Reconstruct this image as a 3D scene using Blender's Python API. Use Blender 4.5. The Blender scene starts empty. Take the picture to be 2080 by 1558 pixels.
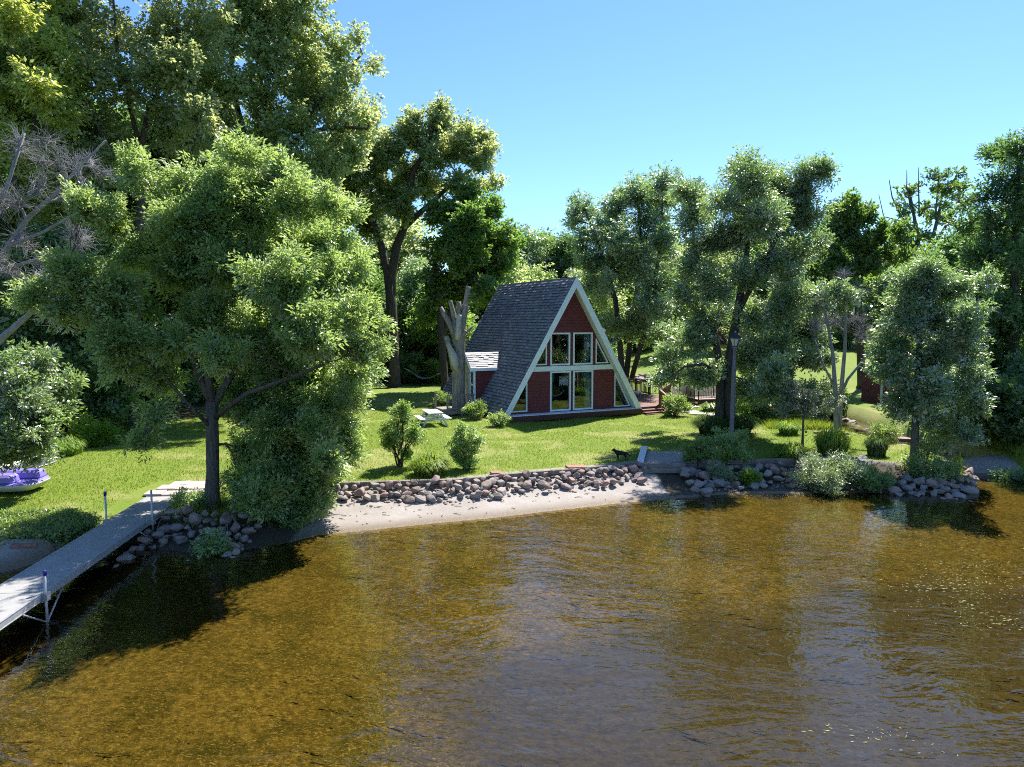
import bpy, bmesh, math, random
import numpy as np
from mathutils import Vector, Matrix, noise as mnoise

rng = np.random.default_rng(11)
random.seed(11)
S = bpy.context.scene
COL = S.collection
PI = math.pi
FPX, CAMH, PCX, PCY = 1443.0, 5.6, 1040.0, 779.0
PITCH = math.atan((779 - 650) / FPX)
WATER = -0.65

# ------------------------------------------------------------------ survey helpers
def ray(px, py):
    a = (px - PCX) / FPX
    b = -(py - PCY) / FPX
    return np.array([a, math.cos(PITCH) + b * math.sin(PITCH), -math.sin(PITCH) + b * math.cos(PITCH)])

def G(px, py, z=0.0):
    r = ray(px, py)
    t = (z - CAMH) / r[2]
    return np.array([0, 0, CAMH]) + t * r

def P(px, py, d):
    r = ray(px, py)
    return np.array([0, 0, CAMH]) + r * (d / r[1])

# ------------------------------------------------------------------ object helpers
def put(o, parent=None):
    COL.objects.link(o)
    if parent is not None:
        o.parent = parent
    return o

def tag(o, label=None, cat=None, group=None, kind=None):
    if label: o['label'] = label
    if cat: o['category'] = cat
    if group: o['group'] = group
    if kind: o['kind'] = kind
    return o

def thing(name, label, cat, loc=(0, 0, 0), rz=0.0, group=None):
    o = bpy.data.objects.new(name, None)
    o.empty_display_size = 0.2
    put(o)
    o.location = [float(v) for v in loc]
    o.rotation_euler = (0, 0, rz)
    return tag(o, label, cat, group)

class MB:
    def __init__(self):
        self.v = []
        self.f = []
        self.sm = []
    def add(self, vs, fs, smooth=False):
        n = len(self.v)
        self.v.extend([tuple(float(c) for c in p) for p in vs])
        self.f.extend([tuple(i + n for i in f) for f in fs])
        self.sm.extend([smooth] * len(fs))
        return self
    def box(self, c, s, rot=None, taper=1.0):
        x, y, z = s[0] / 2, s[1] / 2, s[2] / 2
        t = taper
        vs = [Vector(p) for p in ((-x, -y, -z), (x, -y, -z), (x, y, -z), (-x, y, -z), (-x * t, -y * t, z), (x * t, -y * t, z), (x * t, y * t, z), (-x * t, y * t, z))]
        if rot is not None:
            vs = [rot @ p for p in vs]
        vs = [p + Vector(c) for p in vs]
        return self.add(vs, [(3, 2, 1, 0), (4, 5, 6, 7), (0, 1, 5, 4), (1, 2, 6, 5), (2, 3, 7, 6), (3, 0, 4, 7)])
    def beam(self, p, q, w, h, up=(0, 0, 1)):
        p, q = Vector(p), Vector(q)
        d = q - p
        L = d.length
        d.normalize()
        up = Vector(up)
        s = d.cross(up)
        if s.length < 1e-4:
            s = d.cross(Vector((0, 1, 0)))
        s.normalize()
        u = s.cross(d)
        m = Matrix((d, s, u)).transposed()
        return self.box((p + q) / 2, (L, w, h), m)
    def tube(self, pts, rad, k=8, cap=True, smooth=True, wob=0.0):
        pts = [Vector([float(c) for c in p]) for p in pts]
        n = len(pts)
        vs, fs = [], []
        prev = None
        for i in range(n):
            t = (pts[min(i + 1, n - 1)] - pts[max(i - 1, 0)])
            if t.length < 1e-9: t = Vector((0, 0, 1))
            t.normalize()
            if prev is None:
                a = Vector((1, 0, 0)) if abs(t.x) < 0.8 else Vector((0, 1, 0))
                s = t.cross(a).normalized()
            else:
                s = (prev - t * prev.dot(t)).normalized()
            prev = s
            b = t.cross(s)
            r = rad[i] if hasattr(rad, '__len__') else rad
            for j in range(k):
                an = 2 * PI * j / k
                rr = r * (1 + (wob * (random.random() - .5) if wob else 0))
                vs.append(pts[i] + s * math.cos(an) * rr + b * math.sin(an) * rr)
        for i in range(n - 1):
            for j in range(k):
                j2 = (j + 1) % k
                fs.append((i * k + j, i * k + j2, (i + 1) * k + j2, (i + 1) * k + j))
        self.add(vs, fs, smooth)
        if cap:
            m = len(self.v) - len(vs)
            self.f.append(tuple(m + j for j in reversed(range(k))))
            self.f.append(tuple(m + (n - 1) * k + j for j in range(k)))
            self.sm += [False, False]
        return self
    def lathe(self, prof, k=16, c=(0, 0, 0), smooth=True):
        vs, fs = [], []
        for (r, z) in prof:
            for j in range(k):
                a = 2 * PI * j / k
                vs.append((c[0] + r * math.cos(a), c[1] + r * math.sin(a), c[2] + z))
        n = len(prof)
        for i in range(n - 1):
            for j in range(k):
                j2 = (j + 1) % k
                fs.append((i * k + j, i * k + j2, (i + 1) * k + j2, (i + 1) * k + j))
        fs.append(tuple(reversed(range(k))))
        fs.append(tuple((n - 1) * k + j for j in range(k)))
        return self.add(vs, fs, smooth)
    def prism(self, poly, axis, a, b):
        # poly of 2-D points; axis 1: (x, z) extruded along y; axis 2: (x, y) extruded along z; axis 0: (y, z) along x
        def mk(p, t):
            return (t, p[0], p[1]) if axis == 0 else ((p[0], t, p[1]) if axis == 1 else (p[0], p[1], t))
        n = len(poly)
        vs = [mk(p, a) for p in poly] + [mk(p, b) for p in poly]
        fs = [tuple(range(n)), tuple(reversed(range(n, 2 * n)))]
        fs += [(i, i + n, (i + 1) % n + n, (i + 1) % n) for i in range(n)]
        return self.add(vs, fs)
    def build(self, name, mat, parent=None, bevel=0.0, recalc=True):
        me = bpy.data.meshes.new(name)
        me.from_pydata(self.v, [], self.f)
        me.polygons.foreach_set('use_smooth', self.sm)
        if recalc or bevel:
            bm = bmesh.new()
            bm.from_mesh(me)
            bmesh.ops.recalc_face_normals(bm, faces=bm.faces)
            if bevel:
                es = [e for e in bm.edges if len(e.link_faces) == 2 and e.calc_face_angle(0) > 0.6]
                bmesh.ops.bevel(bm, geom=es, offset=bevel, segments=1, affect='EDGES', clamp_overlap=True)
            bm.to_mesh(me)
            bm.free()
        me.materials.append(mat)
        return put(bpy.data.objects.new(name, me), parent)

def panel(name, mat, outer, holes, y0, y1, parent=None):
    """A flat wall in the x-z plane with holes cut through it, y0..y1 thick."""
    bm = bmesh.new()
    es = []
    for loop in [outer] + holes:
        vs = [bm.verts.new((p[0], y0, p[1])) for p in loop]
        es += [bm.edges.new((vs[i], vs[(i + 1) % len(vs)])) for i in range(len(vs))]
    bmesh.ops.triangle_fill(bm, edges=es, use_beauty=True)
    r = bmesh.ops.extrude_face_region(bm, geom=list(bm.faces))
    for v in [g for g in r['geom'] if isinstance(g, bmesh.types.BMVert)]:
        v.co.y = y1
    bmesh.ops.recalc_face_normals(bm, faces=bm.faces)
    me = bpy.data.meshes.new(name)
    bm.to_mesh(me)
    bm.free()
    me.materials.append(mat)
    return put(bpy.data.objects.new(name, me), parent)

def np_mesh(name, verts, nper, mat, attr=None, smooth=False):
    """verts (N*nper, 3): N faces of nper corners, none shared."""
    nv = len(verts)
    nf = nv // nper
    me = bpy.data.meshes.new(name)
    me.vertices.add(nv)
    me.vertices.foreach_set('co', np.ascontiguousarray(verts, dtype=np.float32).ravel())
    me.loops.add(nv)
    me.loops.foreach_set('vertex_index', np.arange(nv, dtype=np.int32))
    me.polygons.add(nf)
    me.polygons.foreach_set('loop_start', np.arange(0, nv, nper, dtype=np.int32))
    if attr is not None:
        a = me.attributes.new('rnd', 'FLOAT', 'FACE')
        a.data.foreach_set('value', np.ascontiguousarray(attr, dtype=np.float32))
    me.update(calc_edges=True)
    me.materials.append(mat)
    return me

# ------------------------------------------------------------------ material helpers
class N:
    def __init__(self, name):
        self.m = bpy.data.materials.new(name)
        self.m.use_nodes = True
        self.t = self.m.node_tree
        self.t.nodes.clear()
        self.out = self.t.nodes.new('ShaderNodeOutputMaterial')
    def n(self, typ, ins=None, **kw):
        nd = self.t.nodes.new('ShaderNode' + typ)
        for k, v in kw.items():
            setattr(nd, k, v)
        for k, v in (ins or {}).items():
            if hasattr(v, 'is_output') or isinstance(v, bpy.types.NodeSocket):
                self.t.links.new(v, nd.inputs[k])
            else:
                try: nd.inputs[k].default_value = v
                except Exception: nd.inputs[k].default_value = (*v, 1.0)
        return nd
    def coord(self, kind='Object', scale=(1, 1, 1), rot=(0, 0, 0)):
        tc = self.n('TexCoord')
        return self.n('Mapping', {'Vector': tc.outputs[kind], 'Scale': scale, 'Rotation': rot}).outputs[0]
    def noise(self, vec, scale, detail=4, rough=.55, dist=0.0):
        return self.n('TexNoise', {'Vector': vec, 'Scale': scale, 'Detail': detail, 'Roughness': rough, 'Distortion': dist}).outputs['Fac']
    def ramp(self, fac, stops):
        nd = self.n('ValToRGB', {'Fac': fac})
        el = nd.color_ramp.elements
        while len(el) < len(stops): el.new(.5)
        for e, (p, c) in zip(el, stops):
            e.position = p
            e.color = (*c, 1) if len(c) == 3 else c
        return nd.outputs[0]
    def mix(self, fac, a, b, typ='MIX'):
        nd = self.n('Mix', data_type='RGBA', blend_type=typ)
        for i, v in ((0, fac), (6, a), (7, b)):
            if isinstance(v, bpy.types.NodeSocket): self.t.links.new(v, nd.inputs[i])
            elif i == 0: nd.inputs[0].default_value = v
            else: nd.inputs[i].default_value = (*v, 1) if len(v) == 3 else v
        return nd.outputs[2]
    def math(self, op, a, b=0.0, clamp=False):
        return self.n('Math', {0: a, 1: b}, operation=op, use_clamp=clamp).outputs[0]
    def bump(self, h, strength=.5, dist=.02, normal=None):
        ins = {'Height': h, 'Strength': strength, 'Distance': dist}
        if normal is not None: ins['Normal'] = normal
        return self.n('Bump', ins).outputs[0]
    def surf(self, sh):
        self.t.links.new(sh, self.out.inputs['Surface'])
        return self.m
    def bsdf(self, col, rough=.6, spec=.4, normal=None, metal=0.0, **extra):
        ins = {'Base Color': col, 'Roughness': rough, 'Specular IOR Level': spec, 'Metallic': metal}
        if normal is not None: ins['Normal'] = normal
        ins.update(extra)
        return self.n('BsdfPrincipled', ins).outputs[0]

def paint(name, col, rough=.55, var=.12, scale=3.0, bump=.15, bscale=40, spec=.4, stretch=(1, 1, 1), metal=0.0, dirt=None, kind='Object'):
    b = N(name)
    co = b.coord(kind, stretch)
    n1 = b.noise(co, scale, 5)
    lo = tuple(max(0, c * (1 - var)) for c in col)
    hi = tuple(min(1, c * (1 + var)) for c in col)
    c = b.ramp(n1, [(.3, lo), (.7, hi)])
    if dirt:
        d = b.noise(co, scale * 2.3, 6, .7)
        c = b.mix(b.ramp(d, [(.52, (0, 0, 0)), (.72, (.7, .7, .7))]), c, dirt)
    n2 = b.noise(co, bscale, 3)
    return b.surf(b.bsdf(c, rough, spec, b.bump(n2, bump, .01), metal))

def leaf_mat(name, lo, mid, hi, trans, tf=.42, gloss=.07, rough=.42):
    """Leaf: diffuse front, light coming through, and a waxy sheen."""
    b = N(name)
    at = b.n('Attribute', attribute_name='rnd').outputs['Fac']
    oi = b.n('ObjectInfo').outputs['Random']
    col = b.ramp(at, [(.05, lo), (.5, mid), (.95, hi)])
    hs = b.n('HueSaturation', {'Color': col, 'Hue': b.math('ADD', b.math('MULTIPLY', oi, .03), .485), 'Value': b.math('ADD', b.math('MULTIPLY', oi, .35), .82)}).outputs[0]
    tr = b.mix(.65, hs, trans)
    d = b.n('BsdfDiffuse', {'Color': hs}).outputs[0]
    t = b.n('BsdfTranslucent', {'Color': tr}).outputs[0]
    m1 = b.n('MixShader', {0: tf, 1: d, 2: t}).outputs[0]
    g = b.n('BsdfGlossy', {'Color': (.95, .97, .88, 1), 'Roughness': rough}).outputs[0]
    return b.surf(b.n('MixShader', {0: gloss, 1: m1, 2: g}).outputs[0])

def bark_mat(name, dark, light, sc=1.0):
    b = N(name)
    co = b.coord('Object', (9 * sc, 9 * sc, 1.6 * sc))
    n1 = b.noise(co, 1.6, 6, .65, .4)
    co2 = b.coord('Object')
    n2 = b.noise(co2, .9, 3)
    c = b.ramp(n1, [(.33, dark), (.62, light)])
    c = b.mix(b.math('MULTIPLY', n2, .5), c, tuple(v * .7 for v in light))
    return b.surf(b.bsdf(c, .9, .2, b.bump(n1, .9, .05)))
# ------------------------------------------------------------------ materials
M_white = paint('white_paint', (.72, .75, .78), .5, .06, 2, dirt=(.45, .47, .48))
M_trim = paint('trim_paint', (.80, .85, .92), .45, .05, 2)
M_cream = paint('cream_paint', (.66, .66, .60), .5, .05, 2)
M_table = paint('worn_white_paint', (.62, .66, .68), .6, .1, 6, dirt=(.36, .36, .34))
M_deckboard = paint('red_brown_deck', (.17, .068, .045), .6, .2, 4, stretch=(1, 6, 1))
M_fascia = paint('brown_fascia', (.085, .03, .026), .55, .15, 3)
M_railwood = paint('brown_rail_wood', (.15, .065, .035), .65, .25, 5)
M_greywood = paint('weathered_grey_wood', (.27, .24, .20), .8, .25, 5, .4, stretch=(1, 1, 4))
M_timber = paint('old_timber', (.20, .175, .15), .9, .35, 3, .6, 25, dirt=(.08, .07, .06))
M_iron = paint('black_iron', (.012, .012, .013), .45, .1)
M_post = paint('grey_post_paint', (.16, .155, .165), .6, .15, 4, stretch=(3, 3, .6))
M_alu = paint('aluminium', (.55, .56, .58), .38, .08, 5, .1, metal=.75)
M_galv = paint('galvanised_steel', (.42, .43, .45), .5, .12, 8, .15, metal=.5)
M_bluecap = paint('blue_plastic', (.02, .035, .22), .4, .05)
M_pedal = paint('purple_plastic', (.24, .20, .62), .42, .06, 1.5)
M_hullwhite = paint('off_white_plastic', (.62, .60, .50), .5, .05)
M_canoe = paint('dull_aluminium', (.30, .31, .31), .5, .3, 1.3, .3, 12, metal=.35, dirt=(.16, .16, .16))
M_cloth = paint('hammock_cloth', (.22, .21, .26), .85, .2, 6)
M_cushion = paint('mauve_cushion', (.36, .31, .50), .85, .35, 9)
M_rope = paint('pale_rope', (.55, .52, .47), .9, .1)
M_dog = paint('black_fur', (.010, .010, .013), .75, .3, 12, .5, 60, spec=.25)
M_flag = paint('flagstone', (.50, .47, .43), .85, .15, 3, .4, 15)
M_paver = paint('pink_paver', (.46, .38, .34), .85, .18, 2, .3, 20)
M_brick = paint('red_brick_paver', (.30, .15, .11), .85, .2, 4, .3, 25)
M_interior = paint('room_wall', (.17, .15, .12), .8, .1)
M_roomfloor = paint('room_floor', (.12, .08, .05), .5, .15)
M_curtain = paint('blue_curtain', (.42, .58, .68), .8, .12, 3)
M_lace = paint('white_net', (.70, .70, .68), .8, .06)
M_lantern_glass = paint('frosted_glass', (.60, .58, .47), .35, .05)
M_lantern_roof = paint('lantern_roof', (.035, .028, .05), .35, .3, 10)
M_bridge = paint('bridge_boards', (.36, .25, .21), .75, .2, 4)
M_shed = paint('dark_red_boards', (.17, .036, .03), .65, .2, 4)
M_shedroof = paint('shed_roof', (.05, .048, .047), .8, .2, 4)

def mk_shake():
    b = N('red_shakes')
    tc = b.n('TexCoord').outputs['Object']
    sx = b.n('SeparateXYZ', {0: tc})
    v = b.n('CombineXYZ', {0: sx.outputs[0], 1: sx.outputs[2], 2: 0.0}).outputs[0]
    br = b.n('TexBrick', {'Vector': v, 'Color1': (.185, .038, .046), 'Color2': (.145, .030, .037), 'Mortar': (.06, .014, .018), 'Scale': 1.0, 'Mortar Size': .007, 'Mortar Smooth': .2, 'Bias': 0.0, 'Brick Width': .23, 'Row Height': .18})
    n1 = b.noise(b.coord('Object', (14, 14, 2.5)), 3, 4)
    c = b.mix(b.math('MULTIPLY', n1, .4), br.outputs['Color'], (.10, .028, .03))
    h = b.math('ADD', b.math('MULTIPLY', br.outputs['Fac'], -1.0), b.math('MULTIPLY', n1, .3))
    return b.surf(b.bsdf(c, .6, .35, b.bump(h, .7, .02)))
M_shake = mk_shake()

def mk_lap():
    b = N('red_lap_siding')
    co = b.coord('Object')
    w = b.n('TexWave', {'Vector': co, 'Scale': 1.0, 'Distortion': 0.0}, wave_type='BANDS', bands_direction='Z', wave_profile='SAW')
    w.inputs['Scale'].default_value = 1.0 / .14 * .157 * 2
    n1 = b.noise(co, 6, 3)
    c = b.ramp(n1, [(.3, (.12, .028, .034)), (.7, (.15, .036, .042))])
    return b.surf(b.bsdf(c, .55, .4, b.bump(w.outputs['Fac'], .8, .03)))
M_lap = mk_lap()

def mk_shingle(name, c1, c2, c3, band=0.0):
    b = N(name)
    co = b.coord('Object')
    n1 = b.noise(co, 60, 2)
    n2 = b.noise(co, 1.2, 4)
    rp = b.n('NewGeometry').outputs['Random Per Island']
    c = b.ramp(rp, [(.1, c1), (.55, c2), (.95, c3)])
    c = b.mix(b.math('MULTIPLY', n1, .45), c, c1)
    c = b.mix(b.ramp(n2, [(.35, (0, 0, 0)), (.75, (.5, .5, .5))]), c, c2)
    if band:
        z = b.n('SeparateXYZ', {0: co}).outputs[2]
        nb = b.noise(b.coord('Object', (1, 1, .2)), 5, 2)
        f = b.math('FRACT', b.math('DIVIDE', b.math('ADD', b.math('SUBTRACT', z, .28), b.math('MULTIPLY', nb, .03)), band))
        c = b.mix(b.ramp(f, [(.12, (.85, .85, .85)), (.42, (0, 0, 0))]), c, tuple(v * .28 for v in c1))  # dark line painted along each course edge, imitating the shadow under it
    return b.surf(b.bsdf(c, .62, .5, b.bump(n1, .5, .01)))
M_roof = mk_shingle('charcoal_shingle', (.135, .135, .155), (.21, .21, .235), (.30, .30, .325), 7.67 / 46)
M_roof2 = mk_shingle('pale_shingle', (.25, .243, .24), (.295, .287, .282), (.34, .33, .325))

def mk_glass():
    b = N('window_glass')
    n = b.noise(b.coord('Object'), .8, 2)
    nm = b.bump(n, .06, .05)
    fr = b.n('Fresnel', {'IOR': 1.55, 'Normal': nm}).outputs[0]
    tr = b.n('BsdfTransparent', {'Color': (.72, .80, .80, 1)}).outputs[0]
    gl = b.n('BsdfGlossy', {'Color': (1, 1, 1, 1), 'Roughness': .01, 'Normal': nm}).outputs[0]
    return b.surf(b.n('MixShader', {0: b.math('MULTIPLY', fr, 1.3, True), 1: tr, 2: gl}).outputs[0])
M_glass = mk_glass()

def mk_stone():
    b = N('field_stone')
    oi = b.n('ObjectInfo').outputs['Random']
    co = b.coord('Object')
    n1 = b.noise(co, 2.5, 6, .65)
    n2 = b.noise(co, 14, 4, .7)
    base = b.ramp(oi, [(.0, (.30, .235, .19)), (.16, (.34, .20, .16)), (.32, (.22, .20, .19)), (.48, (.38, .31, .26)), (.62, (.24, .125, .105)), (.76, (.29, .26, .24)), (.9, (.15, .13, .12)), (1, (.36, .245, .20))])
    c = b.mix(b.ramp(n1, [(.35, (0, 0, 0)), (.7, (.6, .6, .6))]), base, (.20, .18, .165))
    c = b.mix(b.ramp(n2, [(.45, (0, 0, 0)), (.75, (.55, .55, .55))]), c, (.42, .37, .33))
    h = b.math('ADD', n1, b.math('MULTIPLY', n2, .5))
    return b.surf(b.bsdf(c, .85, .3, b.bump(h, .6, .06)))
M_stone = mk_stone()

def mk_ground():
    b = N('ground_cover')
    tc = b.n('TexCoord').outputs['Object']
    mask = b.n('Attribute', attribute_name='grass').outputs['Fac']
    rock = b.n('Attribute', attribute_name='dirt').outputs['Fac']
    big = b.noise(tc, .16, 4, .6)
    mid = b.noise(tc, .9, 5, .65)
    fine = b.noise(tc, 9, 5, .75)
    tiny = b.noise(tc, 46, 3, .8)
    g = b.ramp(fine, [(.25, (.085, .14, .016)), (.5, (.16, .225, .026)), (.75, (.23, .28, .045))])
    g = b.mix(b.ramp(mid, [(.42, (0, 0, 0)), (.72, (.55, .55, .55))]), g, (.225, .25, .05))
    g = b.mix(b.ramp(big, [(.45, (0, 0, 0)), (.7, (.5, .5, .5))]), g, (.105, .19, .016))
    g = b.mix(b.ramp(b.noise(tc, .55, 6, .7, .5), [(.60, (0, 0, 0)), (.72, (.65, .65, .65))]), g, (.30, .275, .11))
    g = b.mix(b.math('MULTIPLY', tiny, .55), g, b.mix(.5, g, (.035, .065, .008)))
    dry = b.n('Attribute', attribute_name='dry').outputs['Fac']
    g = b.mix(b.math('MULTIPLY', dry, .5), g, (.30, .275, .11))
    wet = b.n('Attribute', attribute_name='wet').outputs['Fac']
    s = b.ramp(mid, [(.3, (.27, .24, .215)), (.7, (.36, .328, .30))])
    s = b.mix(b.ramp(fine, [(.5, (0, 0, 0)), (.8, (.5, .5, .5))]), s, (.24, .205, .165))
    s = b.mix(b.ramp(b.noise(b.coord('Object', (1, 3.5, 1)), 5, 6, .8), [(.64, (0, 0, 0)), (.69, (.75, .75, .75))]), s, (.15, .12, .08))
    s = b.mix(wet, s, (.17, .13, .09))
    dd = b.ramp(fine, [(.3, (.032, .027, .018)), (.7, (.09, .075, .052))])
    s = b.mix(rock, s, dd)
    mk = b.math('ADD', mask, b.math('MULTIPLY', b.math('SUBTRACT', fine, .5), .9))
    mk = b.ramp(mk, [(.42, (0, 0, 0)), (.58, (1, 1, 1))])
    c = b.mix(mk, s, g)
    h = b.math('ADD', b.math('MULTIPLY', fine, 1.0), b.math('MULTIPLY', tiny, .5))
    rg = b.math('SUBTRACT', .92, b.math('MULTIPLY', wet, .55))
    return b.surf(b.bsdf(c, rg, .25, b.bump(h, .55, .05)))
M_ground = mk_ground()

def mk_bed():
    b = N('lake_bottom')
    tc = b.n('TexCoord').outputs['Object']
    n0 = b.noise(tc, .16, 4, .6, .4)
    n1 = b.noise(tc, .75, 6, .7, .8)
    n2 = b.noise(tc, 7, 6, .8)
    n3 = b.noise(b.coord('Object', (1, 2.2, 1), (0, 0, .5)), 11, 3, .6, 1.5)
    c = b.ramp(n2, [(.36, (.044, .038, .009)), (.5, (.100, .082, .020)), (.64, (.19, .155, .052))])
    c = b.mix(b.ramp(n1, [(.45, (0, 0, 0)), (.66, (.82, .82, .82))]), c, (.027, .033, .005))
    c = b.mix(b.ramp(n0, [(.42, (0, 0, 0)), (.68, (.6, .6, .6))]), c, (.052, .045, .007))
    c = b.mix(b.ramp(n3, [(.55, (0, 0, 0)), (.64, (.75, .75, .75))]), c, (.30, .24, .095))  # bright streaks imitate sun caustics, painted into the bottom colour
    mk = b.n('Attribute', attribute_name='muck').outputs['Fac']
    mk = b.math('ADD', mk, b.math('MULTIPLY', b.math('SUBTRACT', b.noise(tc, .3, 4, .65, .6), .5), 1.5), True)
    muck = b.ramp(n2, [(.3, (.026, .026, .016)), (.7, (.080, .070, .040))])  # dark tone painted in for light lost in deep water and creek shade
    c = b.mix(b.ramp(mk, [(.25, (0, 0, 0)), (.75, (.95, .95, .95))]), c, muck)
    return b.surf(b.bsdf(c, .9, .1, b.bump(n2, .6, .08)))
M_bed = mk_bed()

def mk_water():
    b = N('lake_water')
    tc = b.n('TexCoord').outputs['Object']
    warp = b.n('TexNoise', {'Vector': tc, 'Scale': .13, 'Detail': 2}).outputs['Color']
    wv = b.n('VectorMath', {0: warp, 1: (4, 4, 0)}, operation='MULTIPLY').outputs[0]
    p = b.n('VectorMath', {0: tc, 1: wv}, operation='ADD').outputs[0]
    def layer(rot, sx, sy, sc, det=3):
        mp = b.n('Mapping', {'Vector': p, 'Rotation': (0, 0, rot), 'Scale': (sx, sy, 1)}).outputs[0]
        return b.noise(mp, sc, det, .5, .25)
    a = layer(-.55, .42, 1.0, 2.1)
    c = layer(.30, .5, 1.0, 3.7)
    d = layer(-.15, .6, 1.0, 8.5, 2)
    e = layer(-.35, .35, 1.0, .55, 2)
    h = b.math('ADD', b.math('MULTIPLY', a, 1.0), b.math('MULTIPLY', c, .50))
    h = b.math('ADD', h, b.math('MULTIPLY', d, .24))
    h = b.math('ADD', h, b.math('MULTIPLY', e, 1.3))
    calm = b.n('Attribute', attribute_name='calm').outputs['Fac']
    st = b.n('Mix', {0: calm, 2: .27, 3: .08}, data_type='FLOAT').outputs[0]
    nm = b.n('Bump', {'Height': h, 'Strength': st, 'Distance': .13}).outputs[0]
    fr = b.n('Fresnel', {'IOR': 1.5, 'Normal': nm}).outputs[0]
    tr = b.n('BsdfTransparent', {'Color': (.88, .78, .50, 1)}).outputs[0]
    gl = b.n('BsdfGlossy', {'Color': (1, 1, 1, 1), 'Roughness': .035, 'Normal': nm}).outputs[0]
    return b.surf(b.n('MixShader', {0: fr, 1: tr, 2: gl}).outputs[0])
M_water = mk_water()

L_ash = leaf_mat('ash_leaf', (0.111, 0.202, 0.059), (0.182, 0.302, 0.088), (0.283, 0.402, 0.158), (0.609, 0.760, 0.172), .56, 0.085, 0.44)
L_cotton = leaf_mat('cottonwood_leaf', (0.144, 0.261, 0.077), (0.237, 0.381, 0.126), (0.337, 0.501, 0.215), (0.730, 0.760, 0.271), .62, 0.085, 0.44)
L_lime = leaf_mat('willow_leaf', (0.157, 0.264, 0.050), (0.266, 0.397, 0.067), (0.363, 0.496, 0.123), (0.746, 0.760, 0.142), .6, 0.07, 0.45)
L_oak = leaf_mat('oak_leaf', (0.063, 0.122, 0.035), (0.108, 0.177, 0.048), (0.162, 0.239, 0.071), (0.390, 0.645, 0.083), .45, 0.06, 0.45)
L_maple = leaf_mat('silver_leaf', (0.109, 0.179, 0.087), (0.165, 0.245, 0.119), (0.249, 0.335, 0.175), (0.490, 0.760, 0.141), .45, .19, .44)
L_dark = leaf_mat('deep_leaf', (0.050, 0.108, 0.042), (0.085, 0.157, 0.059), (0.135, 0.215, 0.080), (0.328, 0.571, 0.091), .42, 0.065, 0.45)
L_wood = leaf_mat('woodland_leaf', (0.073, 0.136, 0.044), (0.122, 0.215, 0.058), (0.205, 0.305, 0.090), (0.486, 0.740, 0.102), .48, 0.065, 0.45)
L_shrub = leaf_mat('shrub_leaf', (0.105, 0.170, 0.044), (0.173, 0.251, 0.072), (0.240, 0.316, 0.114), (0.487, 0.717, 0.096), .48, 0.08, 0.44)
L_grey = leaf_mat('greyish_leaf', (0.133, 0.196, 0.094), (0.205, 0.275, 0.141), (0.283, 0.354, 0.205), (0.442, 0.628, 0.187), .42, 0.11, 0.45)
L_blade = leaf_mat('strap_leaf', (0.082, 0.164, 0.017), (0.137, 0.246, 0.027), (0.232, 0.342, 0.048), (0.501, 0.680, 0.044), .48, .028, .55)
L_bladedark = leaf_mat('dark_strap_leaf', (0.030, 0.068, 0.017), (0.055, 0.110, 0.025), (0.102, 0.157, 0.041), (0.236, 0.413, 0.059), .40, 0.05, 0.45)
L_lawn = leaf_mat('lawn_blade', (0.095, 0.150, 0.016), (0.150, 0.210, 0.028), (0.220, 0.265, 0.055), (0.380, 0.500, 0.045), .48, 0.015, 0.5)
L_blossom = leaf_mat('pale_leaf', (0.123, 0.164, 0.082), (0.246, 0.287, 0.178), (0.465, 0.492, 0.383), (0.443, 0.531, 0.236), .38, .14, .45)
B_grey = bark_mat('grey_bark', (.055, .046, .038), (.19, .165, .14))
B_dark = bark_mat('dark_bark', (.032, .027, .022), (.115, .094, .077))
B_pale = bark_mat('pale_bark', (.17, .168, .162), (.36, .355, .345))
B_stub = bark_mat('ridged_bark', (.10, .084, .068), (.38, .33, .28), .8)
M_peeled = paint('peeled_wood', (.44, .41, .34), .8, .2, 3, .5, 20, stretch=(3, 3, .5), dirt=(.25, .21, .17))
# ------------------------------------------------------------------ land and water
def smooth(a, b, x):
    t = np.clip((x - a) / (b - a), 0, 1)
    return t * t * (3 - 2 * t)

def seg_dist(pts, poly, closed=True):
    pts = np.asarray(pts, float)
    poly = np.asarray(poly, float)
    d = np.full(len(pts), 1e9)
    n = len(poly)
    for i in range(n if closed else n - 1):
        a, b = poly[i], poly[(i + 1) % n]
        ab = b - a
        t = np.clip(((pts - a) @ ab) / max(ab @ ab, 1e-9), 0, 1)
        q = a + t[:, None] * ab
        d = np.minimum(d, np.hypot(*(pts - q).T))
    return d

def inside(pts, poly):
    x, y = pts[:, 0], pts[:, 1]
    c = np.zeros(len(pts), bool)
    n = len(poly)
    for i in range(n):
        x1, y1 = poly[i]
        x2, y2 = poly[(i + 1) % n]
        if y1 == y2: continue
        k = ((y1 > y) != (y2 > y)) & (x < (x2 - x1) * (y - y1) / (y2 - y1) + x1)
        c ^= k
    return c

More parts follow.
